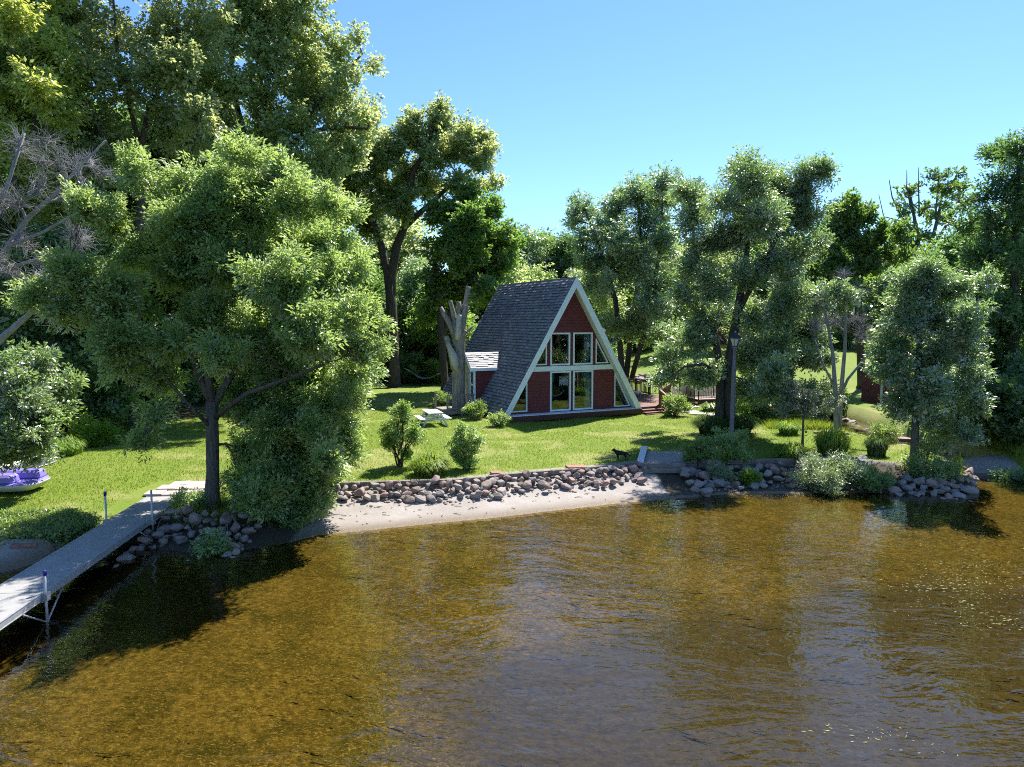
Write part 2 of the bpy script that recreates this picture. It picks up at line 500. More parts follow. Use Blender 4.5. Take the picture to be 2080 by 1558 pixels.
shore_px = [(0, 1165), (90, 1140), (190, 1100), (250, 1098), (330, 1118), (430, 1125), (520, 1115), (600, 1100), (650, 1088), (760, 1077), (880, 1064), (1000, 1053), (1100, 1041), (1250, 1024), (1385, 1012), (1480, 1004), (1600, 1003), (1750, 1001), (1900, 1001), (1985, 990), (1965, 965), (1915, 945), (1850, 924), (1795, 905), (1745, 893), (1690, 880), (1640, 868), (1590, 852), (1530, 838)]
creek_right_px = [(1560, 816), (1640, 830), (1720, 845), (1800, 868), (1880, 893), (1930, 915), (2000, 938), (2080, 962)]
shore = [tuple(G(x, y, WATER)[:2]) for x, y in shore_px]
creek_r = [tuple(G(x, y, WATER)[:2]) for x, y in creek_right_px]
lake_poly = np.array([(-140, 15), (-45, 18), (-22, 17.5)] + shore + [(14.0, 44.0), (13.5, 50.5), (13.2, 58), (16.5, 58), (17.0, 51)] + creek_r + [(32, 22.5), (60, 20), (200, 10), (200, -160), (-140, -160)])
wall_left_px = [(560, 1008), (692, 981), (835, 977), (920, 975), (992, 968), (1072, 960), (1180, 952), (1300, 940)]
wall_left = [tuple(G(x, y)[:2]) for x, y in wall_left_px]
wall_right_px = [(1392, 937), (1508, 939), (1610, 935), (1722, 931)]
wall_right = [tuple(G(x, y)[:2]) for x, y in wall_right_px]
lawn_l = [tuple(G(x, y)[:2]) for x, y in [(0, 1082), (100, 1082), (165, 1074), (215, 1060), (300, 1032), (390, 1036), (470, 1040)]]
creek_inset = [tuple(G(x, y)[:2]) for x, y in [(1800, 938), (1850, 942), (1905, 940), (1925, 930), (1850, 905), (1790, 890), (1740, 880), (1690, 868), (1640, 856), (1590, 842), (1535, 826)]]
lawn_poly = np.array([(-140, 20), (-40, 22), (-22, 20.5)] + lawn_l + wall_left + wall_right + creek_inset + [(12.6, 44), (12.0, 60), (12, 420), (-140, 420)])
right_poly = np.array([(12.1, 61.5), (17.5, 60.5), (18.5, 52)] + [tuple(G(x, y)[:2]) for x, y in [(1560, 811), (1640, 824), (1720, 838), (1800, 860), (1880, 884), (1950, 905), (2030, 925), (2080, 944)]] + [(34, 25), (60, 24), (200, 14), (200, 420), (12.1, 420)])

def hill(x, y):
    r = 1.5 * smooth(50, 80, y) * smooth(10, 20, x) + 2.2 * smooth(80, 112, y) * smooth(-5, 25, x)
    return r + 3.5 * smooth(95, 190, y)

def terrain(xy):
    xy = np.asarray(xy, float)
    x, y = xy[:, 0], xy[:, 1]
    ds = seg_dist(xy, lake_poly)
    wet = inside(xy, lake_poly)
    inl = inside(xy, lawn_poly) | inside(xy, right_poly)
    dl = np.minimum(seg_dist(xy, lawn_poly), seg_dist(xy, right_poly))
    t = ds / np.maximum(ds + dl, 1e-6)
    bank = WATER + np.where(t < .5, .14 * (t / .5), .14 + (.34) * (t - .5) / .5)
    far = WATER + .65 * smooth(0, 1.3, ds)
    gen = np.where(dl < 6, bank, far)
    lumps = .035 * np.sin(x * 1.1 + .7 * y) + .03 * np.sin(.63 * y - .4 * x + 1.3) + .012 * np.sin(2.9 * x) * np.sin(2.3 * y)
    land = np.where(inl, hill(x, y) + lumps * smooth(0, 2.5, dl), gen)
    land = np.where(inl & (x < -5.5), land - .34 * (1 - smooth(0, 2.6, dl)), land)
    creek = (x > 12) & (y > 27.5)
    bed = WATER - np.where(creek, np.minimum(.35, .02 + .25 * ds), np.minimum(1.5, .02 + .085 * ds)) - .05 * np.sin(x * .8) * np.sin(y * .9) * smooth(0, 2, ds)
    return np.where(wet, bed, land), wet, inl, dl, ds

def ground(x, y):
    return float(terrain([(x, y)])[0][0])

def axis(fine0, fine1, step, lo, hi, grow=1.18):
    a = list(np.arange(fine0, fine1, step))
    s, v, left = step, fine0, []
    while v > lo:
        s *= grow
        v -= s
        left.append(v)
    s, v, right = step, a[-1], []
    while v < hi:
        s *= grow
        v += s
        right.append(v)
    return np.array(left[::-1] + a + right)

gx = axis(-17, 20.5, .15, -420, 420)
gy = axis(12.5, 44, .15, -120, 600)
XX, YY = np.meshgrid(gx, gy)
XY = np.stack([XX.ravel(), YY.ravel()], 1)
Z, WET, INL, DL, DS = terrain(XY)
nx, ny = len(gx), len(gy)
idx = np.arange(nx * ny).reshape(ny, nx)
quads = np.stack([idx[:-1, :-1], idx[:-1, 1:], idx[1:, 1:], idx[1:, :-1]], -1).reshape(-1, 4)
grass_a = np.where(INL, smooth(-.05, .30, DL) * .9, np.where(DL < .5, .18 * smooth(.5, 0, DL), 0.0))
# the sandy pad at the head of the beach steps, gravel on the far slope
pad = np.array([tuple(G(x, y)[:2]) for x, y in [(1304, 942), (1316, 916), (1384, 914), (1392, 942)]])
grass_a = np.where(inside(XY, pad), .05, grass_a)
gravel = np.hypot((XX.ravel() - 31.5) / 1.2, (YY.ravel() - 79) / 3.6)
grass_a = np.where(gravel < 1, .1 * gravel, grass_a)
lip = seg_dist(XY, np.array(wall_left[3:]), False)
grass_a = np.where(INL, np.minimum(grass_a, np.where(lip < .55, .35 + .4 * lip, 1)), grass_a)
wet_a = np.where(WET, 1, smooth(1.0, .15, DS) * (~INL))
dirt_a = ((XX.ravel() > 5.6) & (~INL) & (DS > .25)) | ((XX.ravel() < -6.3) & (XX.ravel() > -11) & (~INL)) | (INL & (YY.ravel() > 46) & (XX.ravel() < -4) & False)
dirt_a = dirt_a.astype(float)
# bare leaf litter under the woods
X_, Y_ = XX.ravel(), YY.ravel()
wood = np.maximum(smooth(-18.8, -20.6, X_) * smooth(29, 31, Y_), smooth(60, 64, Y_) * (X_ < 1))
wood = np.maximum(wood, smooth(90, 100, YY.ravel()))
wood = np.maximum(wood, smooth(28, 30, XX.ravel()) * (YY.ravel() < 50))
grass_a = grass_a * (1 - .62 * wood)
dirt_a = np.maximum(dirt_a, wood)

painted_shade_a = np.maximum(((XX.ravel() > 12) & (YY.ravel() > 27.8)) * 1.0, smooth(-5.5, 1.5, XX.ravel() + .25 * (YY.ravel() - 14)) * smooth(5, 9.5, DS) * 1.05)  # where the bed colour is darkened: shaded creek and deeper lake

dry_a = np.zeros(len(X_))
nr_ = (np.abs(X_) < 28) & (Y_ > 14) & (Y_ < 60)
dry_a[nr_] = [mnoise.fractal(Vector((a * .45, b_ * .45, 1.7)), 1.0, 2.0, 4) for a, b_ in zip(X_[nr_], Y_[nr_])]
dry_a = smooth(.10, .50, dry_a)

def sub_mesh(name, sel, mat, kind='structure'):
    q = quads[sel]
    used, inv = np.unique(q, return_inverse=True)
    inv = inv.reshape(-1, 4)
    me = bpy.data.meshes.new(name)
    me.from_pydata(np.stack([XY[used, 0], XY[used, 1], Z[used]], 1).tolist(), [], inv.tolist())
    me.polygons.foreach_set('use_smooth', [True] * len(inv))
    for nm, arr in (('grass', grass_a), ('wet', wet_a), ('dirt', dirt_a), ('muck', painted_shade_a), ('dry', dry_a)):
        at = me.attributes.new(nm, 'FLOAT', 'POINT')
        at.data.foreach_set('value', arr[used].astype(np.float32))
    me.materials.append(mat)
    o = put(bpy.data.objects.new(name, me))
    return tag(o, kind=kind)

qwet = WET[quads].all(1)
qlawn = INL[quads].sum(1) >= 2
lawn = sub_mesh('lawn', qlawn & ~qwet, M_ground)
beach = sub_mesh('beach', ~qlawn & ~qwet, M_ground)
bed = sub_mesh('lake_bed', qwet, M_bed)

# water: a sheet with its own calm attribute (the creek lies still)
wx = axis(-20, 34, 1.0, -420, 420, 1.4)
wy = axis(0, 60, 1.0, -500, 62, 1.4)
WX, WY = np.meshgrid(wx, wy)
wi = np.arange(WX.size).reshape(WX.shape)
wq = np.stack([wi[:-1, :-1], wi[:-1, 1:], wi[1:, 1:], wi[1:, :-1]], -1).reshape(-1, 4)
wc = np.stack([WX.ravel(), WY.ravel()], 1)
keep = (wc[wq].mean(1)[:, 1] < 34) | (wc[wq].mean(1)[:, 0] > 11)
me = bpy.data.meshes.new('lake_water')
me.from_pydata(np.stack([WX.ravel(), WY.ravel(), np.full(WX.size, WATER)], 1).tolist(), [], wq[keep].tolist())
at = me.attributes.new('calm', 'FLOAT', 'POINT')
calm = np.maximum(smooth(26.3, 28, wc[:, 1]), .55 * smooth(20, 23, wc[:, 1]))
calm = np.maximum(calm, .55 * smooth(-3.5, -7, wc[:, 0]) * smooth(10, 13.5, wc[:, 1]))
at.data.foreach_set('value', calm.astype(np.float32))
me.materials.append(M_water)
tag(put(bpy.data.objects.new('lake_water', me)), kind='structure')

# ------------------------------------------------------------------ short lawn blades
def blades(pts, h, w, lean, n_seg=1):
    n = len(pts)
    a = rng.uniform(0, 2 * PI, n)
    hh = h * rng.uniform(.6, 1.3, n)
    ln = lean * rng.uniform(.2, 1.2, n) * hh
    la = rng.uniform(0, 2 * PI, n)
    side = np.stack([np.cos(a), np.sin(a), np.zeros(n)], 1) * (w * rng.uniform(.7, 1.3, n))[:, None] / 2
    tip = pts + np.stack([np.cos(la) * ln, np.sin(la) * ln, hh], 1)
    return np.stack([pts - side, pts + side, tip], 1).reshape(-1, 3)

def lawn_blades():
    n = 340000
    pts = np.stack([rng.uniform(-27, 19, n), 17.5 + 28 * rng.random(n) ** 1.35], 1)
    z, wet, inl, dl, ds = terrain(pts)
    k = inl & (dl > .12) & ~inside(pts, pad)
    k &= ~((np.abs(pts[:, 0] + 11.2) < 1.1) & (pts[:, 1] < 24.4))
    lp = seg_dist(pts, np.array(wall_left[3:]), False)
    k &= (lp > .5) | (rng.random(n) < .25)
    hc = np.array([3.6, 40.2])
    loc = (pts - hc) @ np.array([[.9026, -.4305], [.4305, .9026]])
    k &= ~((np.abs(loc[:, 0]) < 4.3) & (loc[:, 1] > .2))
    p = np.column_stack([pts[k], z[k]])
    dr = np.array([mnoise.fractal(Vector((a * .45, b_ * .45, 1.7)), 1.0, 2.0, 4) for a, b_ in p[:, :2]])
    p = p[rng.random(len(p)) > .45 * smooth(.12, .45, dr)]
    fld = np.array([.5 * mnoise.fractal(Vector((a * .45, b_ * .45, 1.7)), 1.0, 2.0, 4) for a, b_ in p[:, :2]])
    tone = np.clip(.45 * rng.random(len(p)) + .28 + fld * .75, 0, 1)
    me = np_mesh('grass', blades(p, .062, .020, .8), 3, L_lawn, tone)
    tag(put(bpy.data.objects.new('grass', me)), kind='stuff')
lawn_blades()
# ------------------------------------------------------------------ foliage
def unit(v):
    return v / np.maximum(np.linalg.norm(v, axis=-1, keepdims=True), 1e-9)

def leaf_quads(pos, dirs, L, W, fold=.10, nrm=None):
    n = len(pos)
    l = (L * rng.uniform(.65, 1.25, n))[:, None]
    w = (W * rng.uniform(.7, 1.25, n))[:, None] / 2
    r = unit(rng.normal(size=(n, 3)) + np.array([0, 0, .75])) if nrm is None else unit(nrm + rng.normal(size=(n, 3)) * .38)
    s = unit(np.cross(dirs, r))
    up = np.cross(s, dirs)
    mid = pos + dirs * l * .45 + up * l * fold
    return np.stack([pos, mid - s * w, pos + dirs * l, mid + s * w], 1).reshape(-1, 3)

def crown_leaves(lobes, total, L, W, cs, droop=.25, shell=.5, squash=.9, per=30):
    """lobes: (centre, radius) list.  Leaves sit in sprays on twig ends scattered through each lobe."""
    wts = np.array([r ** 2.1 for _, r in lobes])
    wts /= wts.sum()
    P_, D_, A_, T_, N_ = [], [], [], [], []
    for (c, r), w in zip(lobes, wts):
        nt = max(4, int(total * w / per))
        ns = 7
        so = unit(rng.normal(size=(ns, 3)) + np.array([0, 0, .15])) * (r * rng.uniform(.35, .85, (ns, 1))) * np.array([1, 1, squash])
        se = unit(so + np.array([0, 0, r * .55]) + rng.normal(size=(ns, 3)) * r * .2)
        j = rng.integers(0, ns, nt)
        q = unit(rng.normal(size=(nt, 3))) * (shell + (1 - shell) * rng.random((nt, 1))) ** .8
        qe = (q * se[j]).sum(1, keepdims=True)
        spike = np.where(rng.random((nt, 1)) < .16, rng.uniform(1.1, 1.7, (nt, 1)), 1.0)
        tw = c + so[j] + (q * r * rng.uniform(.18, .36, ns)[j][:, None] + se[j] * qe * r * .32) * spike
        stray = rng.random((nt, 1)) < .24
        tw = np.where(stray, c + q * r * rng.uniform(.35, 1.12, (nt, 1)) * np.array([1, 1, squash]), tw)
        out = unit(q * .8 + se[j] * .8 + np.array([0, 0, .2]) + rng.normal(size=(nt, 3)) * .35)
        m = rng.poisson(per, nt)
        i = np.repeat(np.arange(nt), m)
        n = len(i)
        # a spray is a loose plate of leaves that share a tilt, drooping a little from the twig
        sn = unit(rng.normal(size=(nt, 3)) * .75 + np.array([0, 0, .9]) + out * .25)
        out = unit(out - sn * (out * sn).sum(1, keepdims=True) * .7)
        sd = np.cross(sn, out)
        t = rng.random(n)[:, None]
        lat = rng.normal(size=(n, 1)) * cs * (.16 + .34 * np.sin(PI * np.clip(t, .05, .95)))
        p = tw[i] + out[i] * (t - .4) * cs * 2.1 + sd[i] * lat + sn[i] * rng.normal(size=(n, 1)) * cs * .13
        dv = unit(out[i] * .8 + sd[i] * np.sign(lat) * rng.uniform(.2, 1.0, (n, 1)) + rng.normal(size=(n, 3)) * .30 - np.array([0, 0, droop]))
        P_.append(p); D_.append(dv); N_.append(sn[i])
        tone = rng.random(nt) * .55
        A_.append(np.clip(tone[i] + rng.random(n) * .45, 0, 1))
        T_.append(tw)
    return leaf_quads(np.concatenate(P_), np.concatenate(D_), L, W, nrm=np.concatenate(N_)), np.concatenate(A_), T_

def curve(p, q, d0, n=6, wig=.06):
    p, q, d0 = map(np.asarray, (p, q, d0))
    L = np.linalg.norm(q - p)
    c = p + unit(d0) * L * .45
    t = np.linspace(0, 1, n)[:, None]
    pts = (1 - t) ** 2 * p + 2 * t * (1 - t) * c + t * t * q
    j = rng.normal(size=pts.shape) * L * wig * .5
    j[0] = j[-1] = 0
    return pts + j

def limbs(mb, paths, lobes, twigs, nsub, fine=5, gmin=.018, limb_scale=1.0):
    """trunk paths [(points, radii)], then a limb to every lobe from whatever wood is nearest and branchlets inside it."""
    NP, NR, ND = [], [], []
    def reg(pts, rad):
        for i in range(len(pts)):
            NP.append(pts[i]); NR.append(rad[i])
            ND.append(unit(pts[min(i + 1, len(pts) - 1)] - pts[max(i - 1, 0)]))
    for pts, rad in paths:
        mb.tube(pts, rad, 10 if max(rad) > .12 else 7, wob=.12)
        ts = np.linspace(0, 1, 6)[1:]
        dp, dr = [pts[0]], [rad[0]]
        for i in range(len(pts) - 1):
            for t in ts:
                dp.append(pts[i] * (1 - t) + pts[i + 1] * t); dr.append(rad[i] * (1 - t) + rad[i + 1] * t)
        reg(np.array(dp), dr)
    base = np.array(NP)
    order = sorted(range(len(lobes)), key=lambda i: np.linalg.norm(base - lobes[i][0], axis=1).min())
    z0 = paths[0][0][0][2]
    zt = max(p[-1][2] for p, _ in paths)
    for i in order:
        c, r = lobes[i]
        pp = np.array(NP)
        dv = c - pp
        dist = np.linalg.norm(dv, axis=1)
        hor = np.hypot(dv[:, 0], dv[:, 1])
        cost = dist + 1.2 * np.maximum(0, .35 * hor - dv[:, 2]) + 3 * np.maximum(0, (z0 + .22 * (zt - z0)) - pp[:, 2])
        j = int(np.argmin(cost))
        L = dist[j]
        r0 = min(NR[j] * .62, .028 * L * limb_scale + .025)
        r1 = max(gmin, r0 * .35)
        pts = curve(pp[j], c, ND[j] * .6 + unit(dv[j]) * .5 + np.array([0, 0, .2]), 6)
        rad = list(np.linspace(r0, r1, 6))
        mb.tube(pts, rad, 6, cap=False)
        reg(pts[2:], rad[2:])
        tw = twigs[i] if twigs is not None else None
        for q in range(nsub):
            e = tw[rng.integers(len(tw))] if tw is not None else c + unit(rng.normal(size=3) + np.array([0, 0, .4])) * r * rng.uniform(.6, 1.05)
            s = rng.integers(2, 6)
            sp = pts[s]
            bp = curve(sp, e, unit(pts[5] - pts[3]) + np.array([0, 0, .3]), 5, .1)
            mb.tube(bp, list(np.linspace(max(gmin, r1 * .6), gmin * .45, 5)), fine, cap=False)

def px_path(D, pts, zfix=None):
    """[(px, py, radius px, depth offset)] -> world points and radii"""
    W, R = [], []
    for p in pts:
        d = D + (p[3] if len(p) > 3 else 0)
        W.append(P(p[0], p[1], d))
        R.append(p[2] / FPX * d)
    return np.array(W), R

def px_lobes(D, lobes, depth, back=1.0, jit=.25, seed=0):
    """each lobe at its own place, plus fellows nearer and farther so that the crown is as deep as it is wide"""
    r_ = np.random.default_rng(seed + 5)
    xs = np.array([l[0] for l in lobes], float)
    cx = xs.mean()
    out = []
    for l in lobes:
        px, py, r = l[:3]
        half = depth * math.sqrt(max(.1, 1 - min(.95, abs(px - cx) / (1.25 * max(1, np.ptp(xs) / 2))) ** 2))
        off = [r_.uniform(-.3, .3) * half]
        nb = back * (.5 + r_.random())
        if len(l) > 3:
            off, nb = [l[3]], 0
        off += [half * r_.uniform(.4, .95) * (1 if r_.random() < .55 else -1) for _ in range(int(nb + .5))]
        for k, o in enumerate(off):
            d = D + o
            # fellows keep the same real place beside the trunk: offset in metres, not along the sight line
            p0 = P(px + (r_.normal() * r * jit if k else 0), py + (r_.normal() * r * jit if k else 0), D)
            p0 = p0 + np.array([0, o, 0])
            out.append((p0, r / FPX * D * (1 if k == 0 else r_.uniform(.75, 1.0))))
    return out

def tree(name, label, cat, base_px, D, paths, lobes, leaf, bark, total, L, W, cs, depth, group=None, nsub=7, back=1.0, droop=.25, shell=.5, gmin=.02, per=30, clear=None, seed=0, limb_scale=1.0):
    wp = [px_path(D, p) for p in paths]
    b = wp[0][0][0].copy()
    gz = ground(b[0], b[1])
    wp[0][0][0][2] = gz - .1
    # root flare
    pts, rad = wp[0]
    fl = pts[0] * .75 + pts[1] * .25 if np.linalg.norm(pts[1] - pts[0]) > .5 else pts[1]
    fl = pts[0] + (pts[1] - pts[0]) * min(.5, .45 / max(.01, np.linalg.norm(pts[1] - pts[0])))
    wp[0] = (np.vstack([pts[0], fl, pts[1:]]), [rad[0] * 1.5, rad[0]] + list(rad[1:]))
    wl = px_lobes(D, lobes, depth, back, seed=seed)
    if clear:   # keep the crown behind whatever stands in front of it
        for k_, (c, r) in enumerate(wl):
            dd = c[1] * math.cos(PITCH) - (c[2] - CAMH) * math.sin(PITCH)
            qx = PCX + FPX * c[0] / dd
            qy = PCY - FPX * (c[1] * math.sin(PITCH) + (c[2] - CAMH) * math.cos(PITCH)) / dd
            rp = r / dd * FPX * 1.25
            if clear[0] - rp < qx < clear[1] + rp and clear[2] - rp < qy < clear[3] + rp:
                c[1] = max(c[1], clear[4] + 1.3 * r)
    off = np.array([b[0], b[1], gz])
    t = thing(name, label, cat, off, 0, group)
    wl = [(c - off, r) for c, r in wl]
    wp = [(p - off, r) for p, r in wp]
    mb = MB()
    if total:
        q, a, tw = crown_leaves(wl, total, L, W, cs, droop, shell, per=per)
        limbs(mb, wp, wl, tw, nsub, gmin=gmin, limb_scale=limb_scale)
        put(bpy.data.objects.new('crown', np_mesh('crown', q, 4, leaf, a)), t)
    else:
        limbs(mb, wp, wl, None, nsub, gmin=gmin, limb_scale=limb_scale)
    mb.build('trunk', bark, t, recalc=False)
    return t

# ---------------- the ash at the water's edge
tree('ash_tree', 'broad leafy ash tree leaning over the water beside the dock', 'tree', None, 21.7,
     [[(430, 1048, 15), (432, 960, 13), (431, 880, 12.5), (429, 815, 11)],
      [(429, 815, 8), (402, 760, 7), (388, 700, 6), (378, 630, 5), (385, 520, 3.5), (400, 420, 2)],
      [(430, 815, 8), (418, 740, 7), (408, 650, 6), (430, 540, 4), (460, 430, 2.5)],
      [(431, 830, 8), (470, 760, 7, .3), (520, 700, 6, .6), (570, 640, 5, .8), (615, 560, 3.5, .8), (650, 490, 2, .8)],
      [(432, 850, 6), (500, 800, 5, -.5), (580, 770, 4, -.9), (660, 740, 2.5, -1)],
      [(431, 870, 5), (390, 830, 4, -.6), (330, 760, 3, -1), (230, 680, 2, -1.2)]],
     [(400, 372, 55), (470, 372, 58), (335, 430, 58), (425, 450, 72), (530, 425, 66), (275, 515, 55), (370, 540, 72), (475, 535, 78), (590, 500, 62),
      (660, 500, 45), (640, 590, 66), (715, 565, 48), (735, 640, 48), (680, 680, 62), (575, 640, 68), (215, 625, 46, -1.6), (275, 650, 52, -1.6), (150, 612, 34, -1.9),
      (330, 690, 50, -1.9), (235, 575, 48, -1.9), (300, 610, 50, -1.9), (620, 790, 66), (700, 755, 52), (742, 720, 34), (560, 870, 62), (635, 890, 68), (690, 870, 42),
      (560, 970, 54), (620, 990, 54), (520, 1050, 42), (590, 1055, 36), (655, 950, 34), (490, 920, 42), (728, 810, 32), (505, 760, 50), (440, 640, 50), (430, 735, 42), (350, 765, 36, -.8), (300, 742, 26, -1.6), (400, 690, 46), (470, 800, 36), (500, 690, 44), (560, 760, 44), (200, 560, 34, -1.5), (500, 840, 44), (480, 980, 40), (650, 830, 50), (600, 930, 56), (690, 920, 40), (640, 1020, 38), (560, 1075, 30), (665, 1000, 30), (590, 840, 50),
      (540, 720, 44), (300, 365, 40), (250, 450, 44), (560, 350, 42), (610, 420, 48), (690, 430, 34), (380, 820, 26, -1.9), (355, 880, 26, -1.9), (560, 560, 60)],
     L_ash, B_grey, 430000, .132, .048, .27, 3.4, nsub=8, back=.6, clear=(404, 452, 825, 1030, 21.6), droop=.3, shell=.42, gmin=.012, seed=1)

# ---------------- the tall cottonwoods behind it
tree('cottonwood_tree', 'huge cottonwood filling the top left corner, its thick trunk on the lawn edge', 'tree', None, 37,
     [[(265, 862, 13), (268, 760, 11.5), (274, 640, 11), (284, 500, 10), (288, 400, 9), (284, 300, 7)],
      [(286, 420, 6), (240, 330, 5, -1), (205, 270, 4, -1.5), (150, 170, 3, -2), (120, 60, 2, -2)],
      [(285, 310, 6), (300, 230, 5), (335, 160, 4, 1), (360, 60, 3, 1), (370, -60, 2, 1)],
      [(284, 300, 5), (262, 210, 4), (240, 120, 3), (230, 0, 2)],
      [(288, 380, 5), (330, 320, 4, 1), (390, 290, 3, 2), (430, 240, 2, 2)]],
     [(60, 50, 95), (150, 40, 90), (70, 160, 85), (180, 150, 88), (275, 60, 88), (300, 180, 78), (110, 270, 72), (210, 270, 78), (370, 50, 76), (340, 260, 62),
      (60, -90, 100), (190, -110, 100), (320, -90, 90), (380, 160, 56), (410, 250, 45), (160, 350, 55), (260, 350, 50), (20, 260, 60)],
     L_cotton, B_dark, 95000, .20, .135, .46, 6.0, nsub=6, back=.35, droop=.45, shell=.45, seed=2)
tree('cottonwood_tree', 'tall spreading cottonwood with dark forked limbs right behind the ash crown', 'tree', None, 45,
     [[(492, 838, 12), (500, 700, 11), (506, 560, 10), (510, 440, 10), (512, 350, 9)],
      [(511, 350, 7), (545, 310, 6.5), (590, 262, 5.5), (640, 215, 4.5), (690, 160, 3), (735, 110, 2)],
      [(540, 315, 5), (600, 285, 4.5, -1), (650, 263, 4, -1), (700, 258, 3, -1), (745, 262, 1.8, -1)],
      [(512, 350, 7), (500, 290, 6), (480, 210, 5), (470, 130, 4), (480, 30, 3), (490, -60, 2)],
      [(511, 380, 6), (460, 320, 5, 1), (420, 220, 4, 2), (390, 120, 3, 2)],
      [(512, 330, 6), (545, 240, 5, 1.5), (565, 150, 4, 1.5), (590, 40, 3, 2)]],
     [(400, 150, 72), (465, 60, 86), (555, 30, 84), (620, 45, 58), (555, 140, 78), (630, 130, 66), (690, 110, 40), (460, 195, 78), (405, 265, 66), (555, 235, 76),
      (645, 215, 62), (705, 190, 40), (735, 165, 22), (725, 85, 22), (620, 300, 64), (690, 275, 50), (745, 235, 34), (540, 325, 58), (670, 350, 54), (720, 325, 44), (470, 300, 60),
      (470, -80, 90), (570, -75, 80), (640, -15, 30), (600, 400, 50)],
     L_cotton, B_dark, 115000, .22, .15, .50, 6.5, nsub=6, back=.5, droop=.45, shell=.45, seed=3)
tree('cottonwood_tree', 'forked cottonwood with a bare lower trunk rising behind the hammock', 'tree', None, 60,
     [[(803, 782, 12), (799, 700, 10.5), (795, 620, 10.5), (791, 565, 10.5)],
      [(793, 625, 7.5), (787, 560, 7.5), (775, 500, 7), (757, 450, 6.5), (735, 410, 5.5), (715, 370, 4)],
      [(772, 495, 5), (752, 440, 4.5, 1), (735, 430, 4, 1), (720, 390, 3, 1)],
      [(796, 625, 8), (795, 560, 9), (806, 500, 8.5), (822, 460, 7.5), (830, 400, 6.5), (838, 350, 6), (862, 312, 5), (868, 280, 3.5), (880, 230, 2)],
      [(822, 462, 6.5), (850, 435, 5.5), (890, 400, 4.5), (925, 365, 4), (960, 345, 3), (1000, 340, 1.6)],
      [(866, 300, 3.5), (842, 285, 3), (825, 260, 2)]],
     [(885, 245, 34), (888, 218, 18), (850, 285, 42), (915, 275, 40), (955, 295, 36), (982, 285, 20), (985, 335, 34), (996, 372, 22), (805, 290, 42), (760, 320, 48), (720, 360, 48),
      (830, 345, 42), (780, 390, 46), (735, 425, 42), (870, 385, 38), (815, 420, 36), (700, 420, 42), (905, 325, 40), (690, 315, 46), (930, 385, 32), (838, 250, 24), (755, 465, 34), (650, 400, 46)],
     L_cotton, B_dark, 72000, .27, .18, .56, 5.5, nsub=6, back=.25, droop=.4, shell=.42, seed=4)
tree('willow_tree', 'light lime green tree at the far left edge behind the dead tree', 'tree', None, 33,
     [[(-70, 905, 12), (-60, 700, 11), (-40, 480, 9), (-20, 300, 7), (10, 150, 4)],
      [(-45, 520, 7), (20, 400, 6), (70, 260, 4), (95, 150, 2.5)],
      [(-40, 480, 6), (-80, 300, 5), (-110, 150, 3)]],
     [(0, 60, 68), (58, 140, 72), (20, 215, 72), (105, 95, 58), (-60, 150, 90), (128, 225, 50), (50, -40, 80), (-50, 300, 80), (60, 310, 58), (-120, 420, 90), (20, 400, 60)],
     L_lime, B_dark, 90000, .21, .10, .44, 5, nsub=6, back=.4, droop=.5, shell=.45, seed=5)

# ---------------- dead wood
tree('dead_tree', 'bare grey dead tree reaching in from the left edge over the shore', 'tree', None, 26,
     [[(-95, 945, 11), (-70, 820, 10), (-45, 740, 9), (0, 690, 7), (60, 638, 5), (110, 585, 3.5), (150, 545, 2)],
      [(-60, 770, 8), (-30, 620, 7, .8), (10, 510, 6, 1), (55, 445, 5, 1), (110, 395, 4, 1), (170, 330, 2.5, 1), (215, 285, 1.5, 1)],
      [(-30, 620, 5), (-20, 480, 4.5, -.5), (20, 360, 3.5, -.6), (50, 270, 2.2, -.6)],
      [(20, 500, 3.5), (90, 470, 3), (160, 430, 2.2), (225, 405, 1.3)],
      [(-20, 560, 4), (60, 530, 3, .3), (120, 520, 2.2, .3), (190, 490, 1.3)]],
     [(170, 345, 45), (120, 300, 45), (60, 300, 50), (190, 420, 42), (130, 470, 50), (60, 420, 50), (100, 540, 50), (20, 300, 50), (160, 540, 42), (40, 560, 50), (80, 640, 46), (20, 480, 50), (90, 380, 50), (-10, 400, 60), (140, 620, 38), (180, 500, 30)],
     None, B_pale, 0, 0, 0, 0, 2.5, nsub=64, back=.9, gmin=.010, seed=6)
tree('small_ash_tree', 'low silvery green leafy tree cut by the left edge, hanging over the purple boat', 'tree', None, 22,
     [[(-60, 1000, 7), (-45, 900, 6), (-10, 820, 4), (20, 760, 2)], [(-40, 890, 4), (20, 870, 3), (70, 845, 1.5)]],
     [(18, 765, 44), (58, 815, 46), (28, 875, 52), (85, 850, 28), (12, 925, 36), (62, 905, 38), (-40, 820, 70), (-40, 900, 70), (98, 868, 14), (40, 942, 18)],
     L_maple, B_grey, 52000, .15, .055, .27, 1.6, nsub=6, back=.9, gmin=.010, seed=7)

